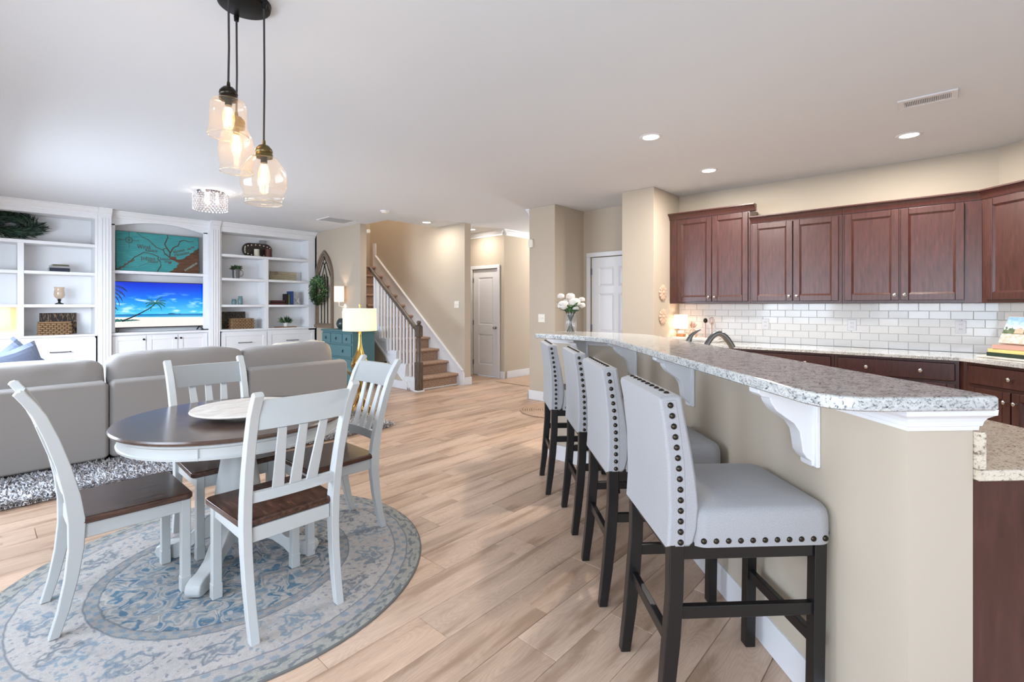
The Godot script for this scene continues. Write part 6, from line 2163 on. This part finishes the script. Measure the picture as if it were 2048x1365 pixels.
	part(kl, "neck", G.new().box(Vector3(0, 0.076, 0), Vector3(0.06, 0.036, 0.06), 0.006), M.ceramic_white)
	part(kl, "shade", G.new().lathe([Vector2(0.083, 0.125), Vector2(0.078, 0.295)], 32), M.shade_white)
	part(kl, "bulb", G.new().lathe([Vector2(0, 0.15), Vector2(0.016, 0.155), Vector2(0.022, 0.19), Vector2(0.012, 0.22), Vector2(0, 0.225)], 12), M.lamp_bulb)
	omni(kl, "lamp_light", Vector3(0, 0.19, 0), 0.045, rgb(255, 232, 210), 0.02)
	var pi := thing("pineapple_ornament", "copper pink wire pineapple ornament on the tray", "ornament", V(5.88, 0.9345, 2.335))
	var bd := G.new()
	for k in 8:
		for dir in [-1.0, 1.0]:
			var pts := []
			for i in 9:
				var f := i / 8.0
				var an: float = TAU * k / 8 + dir * f * 1.6
				var r := 0.05 * sin(PI * (0.16 + 0.72 * f))
				pts.append(Vector3(cos(an) * r, 0.004 + f * 0.115, sin(an) * r))
			bd.tube(pts, [0.003], 5)
	part(pi, "body", bd, M.copper_pink)
	var cr := G.new()
	for k in 16:
		var an := k * 2.4
		leaf(cr, Vector3(0, 0.115 + 0.002 * k, 0), Vector3(cos(an) * (0.9 - 0.05 * k), 0.9, sin(an) * (0.9 - 0.05 * k)).normalized(), Vector3(cos(an), 0.1, sin(an)).cross(Vector3.UP), 0.085, 0.007)
	part(pi, "crown_leaves", cr, M.copper_pink)
	for q in [[2.20, "round-headed copper pink utensil ornament standing on the tray", 0.0], [2.125, "wire-headed copper pink whisk ornament standing on the tray", 1.0]]:
		var u := thing("utensil_ornament", q[1], "ornament", V(5.93, 0.9345, q[0]))
		part(u, "stem", G.new().tube([Vector3(0, 0.0, 0), Vector3(0, 0.2, 0)], [0.006], 8), M.copper_pink)
		if q[2] == 0.0:
			part(u, "head", G.new().soft(Vector3(0, 0.225, 0), Vector3(0.025, 0.03, 0.025), 2.0, 6), M.bronze)
		else:
			var wh := G.new()
			for k in 4:
				var an := k * PI / 4
				var pts := []
				for i in 11:
					var f := TAU * i / 10.0
					pts.append(Vector3(cos(an) * sin(f) * 0.03, 0.225 - cos(f) * 0.045, sin(an) * sin(f) * 0.03))
				wh.tube(pts, [0.0025], 5)
			part(u, "head", wh, M.copper_pink)
	# carved medallions on the wall end
	for q in [[1.50, "upper carved wooden flower medallion beside the cherry cabinet"], [1.21, "lower carved wooden flower medallion beside the small lamp"]]:
		var md := thing("medallion", q[1], "wall decor", V(5.555, q[0], 2.578), 0.0, "carved medallions beside the cabinets")
		var g := G.new()
		for k in 12:
			var an := TAU * k / 12
			g.soft(Vector3.ZERO, Vector3(0.04, 0.02, 0.011), 2.3, 5, Transform3D(Basis(Vector3(0, 0, 1), an), Vector3(cos(an) * 0.058, sin(an) * 0.058, 0.012)))
		part(md, "petals", g, M.medallion)
		part(md, "disc", G.new().lathe([Vector2(0, 0.012), Vector2(0.085, 0.01), Vector2(0.088, 0)], 28, Transform3D(Basis(Vector3.RIGHT, PI / 2), Vector3.ZERO)), M.medallion)
		part(md, "boss", G.new().lathe([Vector2(0, 0.03), Vector2(0.015, 0.028), Vector2(0.024, 0.016), Vector2(0.026, 0.008)], 20, Transform3D(Basis(Vector3.RIGHT, PI / 2), Vector3.ZERO)), M.medallion)
	# cookbook on its stand
	var T := deg_to_rad(-135.0)
	single("serving_board", "white board under the books on the slanting counter", "board", G.new().box(Vector3(0, 0.008, 0), Vector3(0.42, 0.016, 0.24), 0.004), M.whitewash, V(5.53, 0.9145, -0.39))
	get_node("serving_board").rotation.y = T
	book("dark green book at the bottom of the stack under the cookbook", V(5.53, 0.931, -0.39), Vector3(0.28, 0.03, 0.2), M.leaf_dark, T, "books under the cookbook")
	book("yellow book on the dark green book under the cookbook", V(5.53, 0.9615, -0.39), Vector3(0.27, 0.03, 0.19), M.book_yellow, T, "books under the cookbook")
	book("pink cream book on the yellow book under the cookbook", V(5.52, 0.992, -0.40), Vector3(0.24, 0.035, 0.18), M.book_pink, T + 0.1, "books under the cookbook")
	var cb := thing("cookbook", "cookbook with a landscape cover leaning on the stack of books", "book", V(5.53, 1.0285, -0.39), T)
	var lean := Basis(Vector3.RIGHT, -0.42)
	inst(cb, "cover", G.new().box(Vector3(0, 0.115, 0), Vector3(0.21, 0.23, 0.022), 0.002).mesh(), M.book_cream, Vector3(0, 0.008, 0.03), lean)
	var im := Image.create(84, 92, false, Image.FORMAT_RGB8)
	var cn2 := fnl(98, 0.07, 3)
	for y in 92:
		for x in 84:
			var k := cn2.get_noise_2d(x, y)
			var c := rgb(120, 160, 196).lerp(rgb(206, 220, 228), clampf(y / 46.0 + k * 0.4, 0, 1))
			if y > 40 + k * 14.0 and y < 62:
				c = rgb(62, 82, 58).lerp(rgb(104, 116, 82), clampf(k + 0.5, 0, 1))
			if x > 34 and x < 62 and y > 38 + absf(x - 48) * 0.4 and y < 58:
				c = rgb(206, 166, 140)
			if y >= 60:
				c = rgb(214, 172, 156).lerp(rgb(236, 220, 206), clampf(k * 1.4 + 0.4, 0, 1))
			im.set_pixel(x, y, c)
	mat("cookbook_print", Color.WHITE, 0.4).albedo_texture = ImageTexture.create_from_image(im)
	var cf := G.new()
	cf.tri(Vector3(-0.103, 0.003, 0.0115), Vector3(0.103, 0.003, 0.0115), Vector3(0.103, 0.227, 0.0115), Vector3.BACK, Vector3.BACK, Vector3.BACK, Vector2(0, 1), Vector2(1, 1), Vector2(1, 0))
	cf.tri(Vector3(-0.103, 0.003, 0.0115), Vector3(0.103, 0.227, 0.0115), Vector3(-0.103, 0.227, 0.0115), Vector3.BACK, Vector3.BACK, Vector3.BACK, Vector2(0, 1), Vector2(1, 0), Vector2(0, 0))
	inst(cb, "cover_print", cf.mesh(), M.cookbook_print, Vector3(0, 0.008, 0.03), lean)
	# mats
	var hm := thing("door_mat", "braided tan mat on the hallway floor", "mat", V(6.9, 0.0, 5.55))
	part(hm, "mat", G.new().prism(round_rect(-0.75, -0.42, 0.75, 0.42, 0.05), 0.001, 0.012, plan(), 0.003), M.jute)
	var jm := thing("jute_mat", "round coiled jute mat on the floor behind the bar", "mat", V(4.92, 0.0, 3.75))
	for k in 14:
		var rr := 0.03 + k * 0.028
		var ring := []
		for i in 41:
			ring.append(Vector3(cos(TAU * i / 40) * rr, 0.013, sin(TAU * i / 40) * rr))
		part(jm, "coil", G.new().tube(ring, [0.0125], 6), M.jute)


func frame_strip(o: PackedVector2Array, i: PackedVector2Array, z: float) -> G:
	# the band between two outlines, z thick: each point of the outer one paired with the closest on the inner one
	var g := G.new()
	var m := o.size()
	var near := []
	for p in o:
		near.append(Geometry2D.get_closest_point_to_segment(p, i[0], i[1]))
		var best := 1e9
		for k in i.size():
			var c := Geometry2D.get_closest_point_to_segment(p, i[k], i[(k + 1) % i.size()])
			if c.distance_to(p) < best:
				best = c.distance_to(p)
				near[near.size() - 1] = c
	for k in m:
		var j := (k + 1) % m
		var a: Vector2 = o[k]
		var b: Vector2 = o[j]
		var c: Vector2 = near[j]
		var d: Vector2 = near[k]
		g.flat(Vector3(a.x, a.y, z), Vector3(b.x, b.y, z), Vector3(c.x, c.y, z), Vector3(d.x, d.y, z), Vector3(0, 0, 1))
		var e := (b - a).normalized()
		var n := Vector3(e.y, -e.x, 0)
		if n.dot(Vector3(a.x - d.x, a.y - d.y, 0)) < 0:
			n = -n
		g.flat(Vector3(a.x, a.y, 0), Vector3(b.x, b.y, 0), Vector3(b.x, b.y, z), Vector3(a.x, a.y, z), n)
		g.flat(Vector3(d.x, d.y, 0), Vector3(c.x, c.y, 0), Vector3(c.x, c.y, z), Vector3(d.x, d.y, z), -n)
	return g


func drawer_ring(parent: Node, x0: float, y0: float, x1: float, y1: float, pulls: Array) -> void:
	var dr := part(parent, "drawer", G.new().span(Vector3(x0, y0, 0.39), Vector3(x1, y1, 0.42), 0.005), M.teal_paint)
	for q in pulls:
		var x: float = lerpf(x0, x1, q)
		var y := (y0 + y1) / 2
		var g := G.new().box(Vector3(x, y + 0.012, 0.422), Vector3(0.018, 0.018, 0.008), 0.003)
		var ring := []
		for i in 13:
			ring.append(Vector3(x + cos(TAU * i / 12) * 0.016, y - 0.008 + sin(TAU * i / 12) * 0.018, 0.426))
		g.tube(ring, [0.0035], 6)
		part(dr, "pull", g, M.black_metal)


func vent(label: String, at: Vector3, turn: float, w: float, d: float, n: int, iw: float, idp: float) -> void:
	# louvred grille, louvres side by side along z
	var v := thing("air_vent", label, "vent", at, turn)
	var f := G.new()
	var t := 0.012
	for s in [-1.0, 1.0]:
		f.box(Vector3(s * (w + iw) / 4, -t / 2, 0), Vector3((w - iw) / 2, t, d), 0.003)
		f.box(Vector3(0, -t / 2, s * (d + idp) / 4), Vector3(iw, t, (d - idp) / 2), 0.003)
	part(v, "frame", f, M.white_paint)
	part(v, "duct", G.new().box(Vector3(0, -0.001, 0), Vector3(iw, 0.002, idp)), mat("duct_grey", rgb(88, 88, 90), 0.8))
	for k in n:
		var z := -idp / 2 + (k + 0.5) * idp / n
		part(v, "louvre", G.new().box(Vector3.ZERO, Vector3(iw, 0.0015, idp / n * 0.75), 0.0, Transform3D(Basis(Vector3.RIGHT, 0.6), Vector3(0, -0.007, z))), M.white_paint)
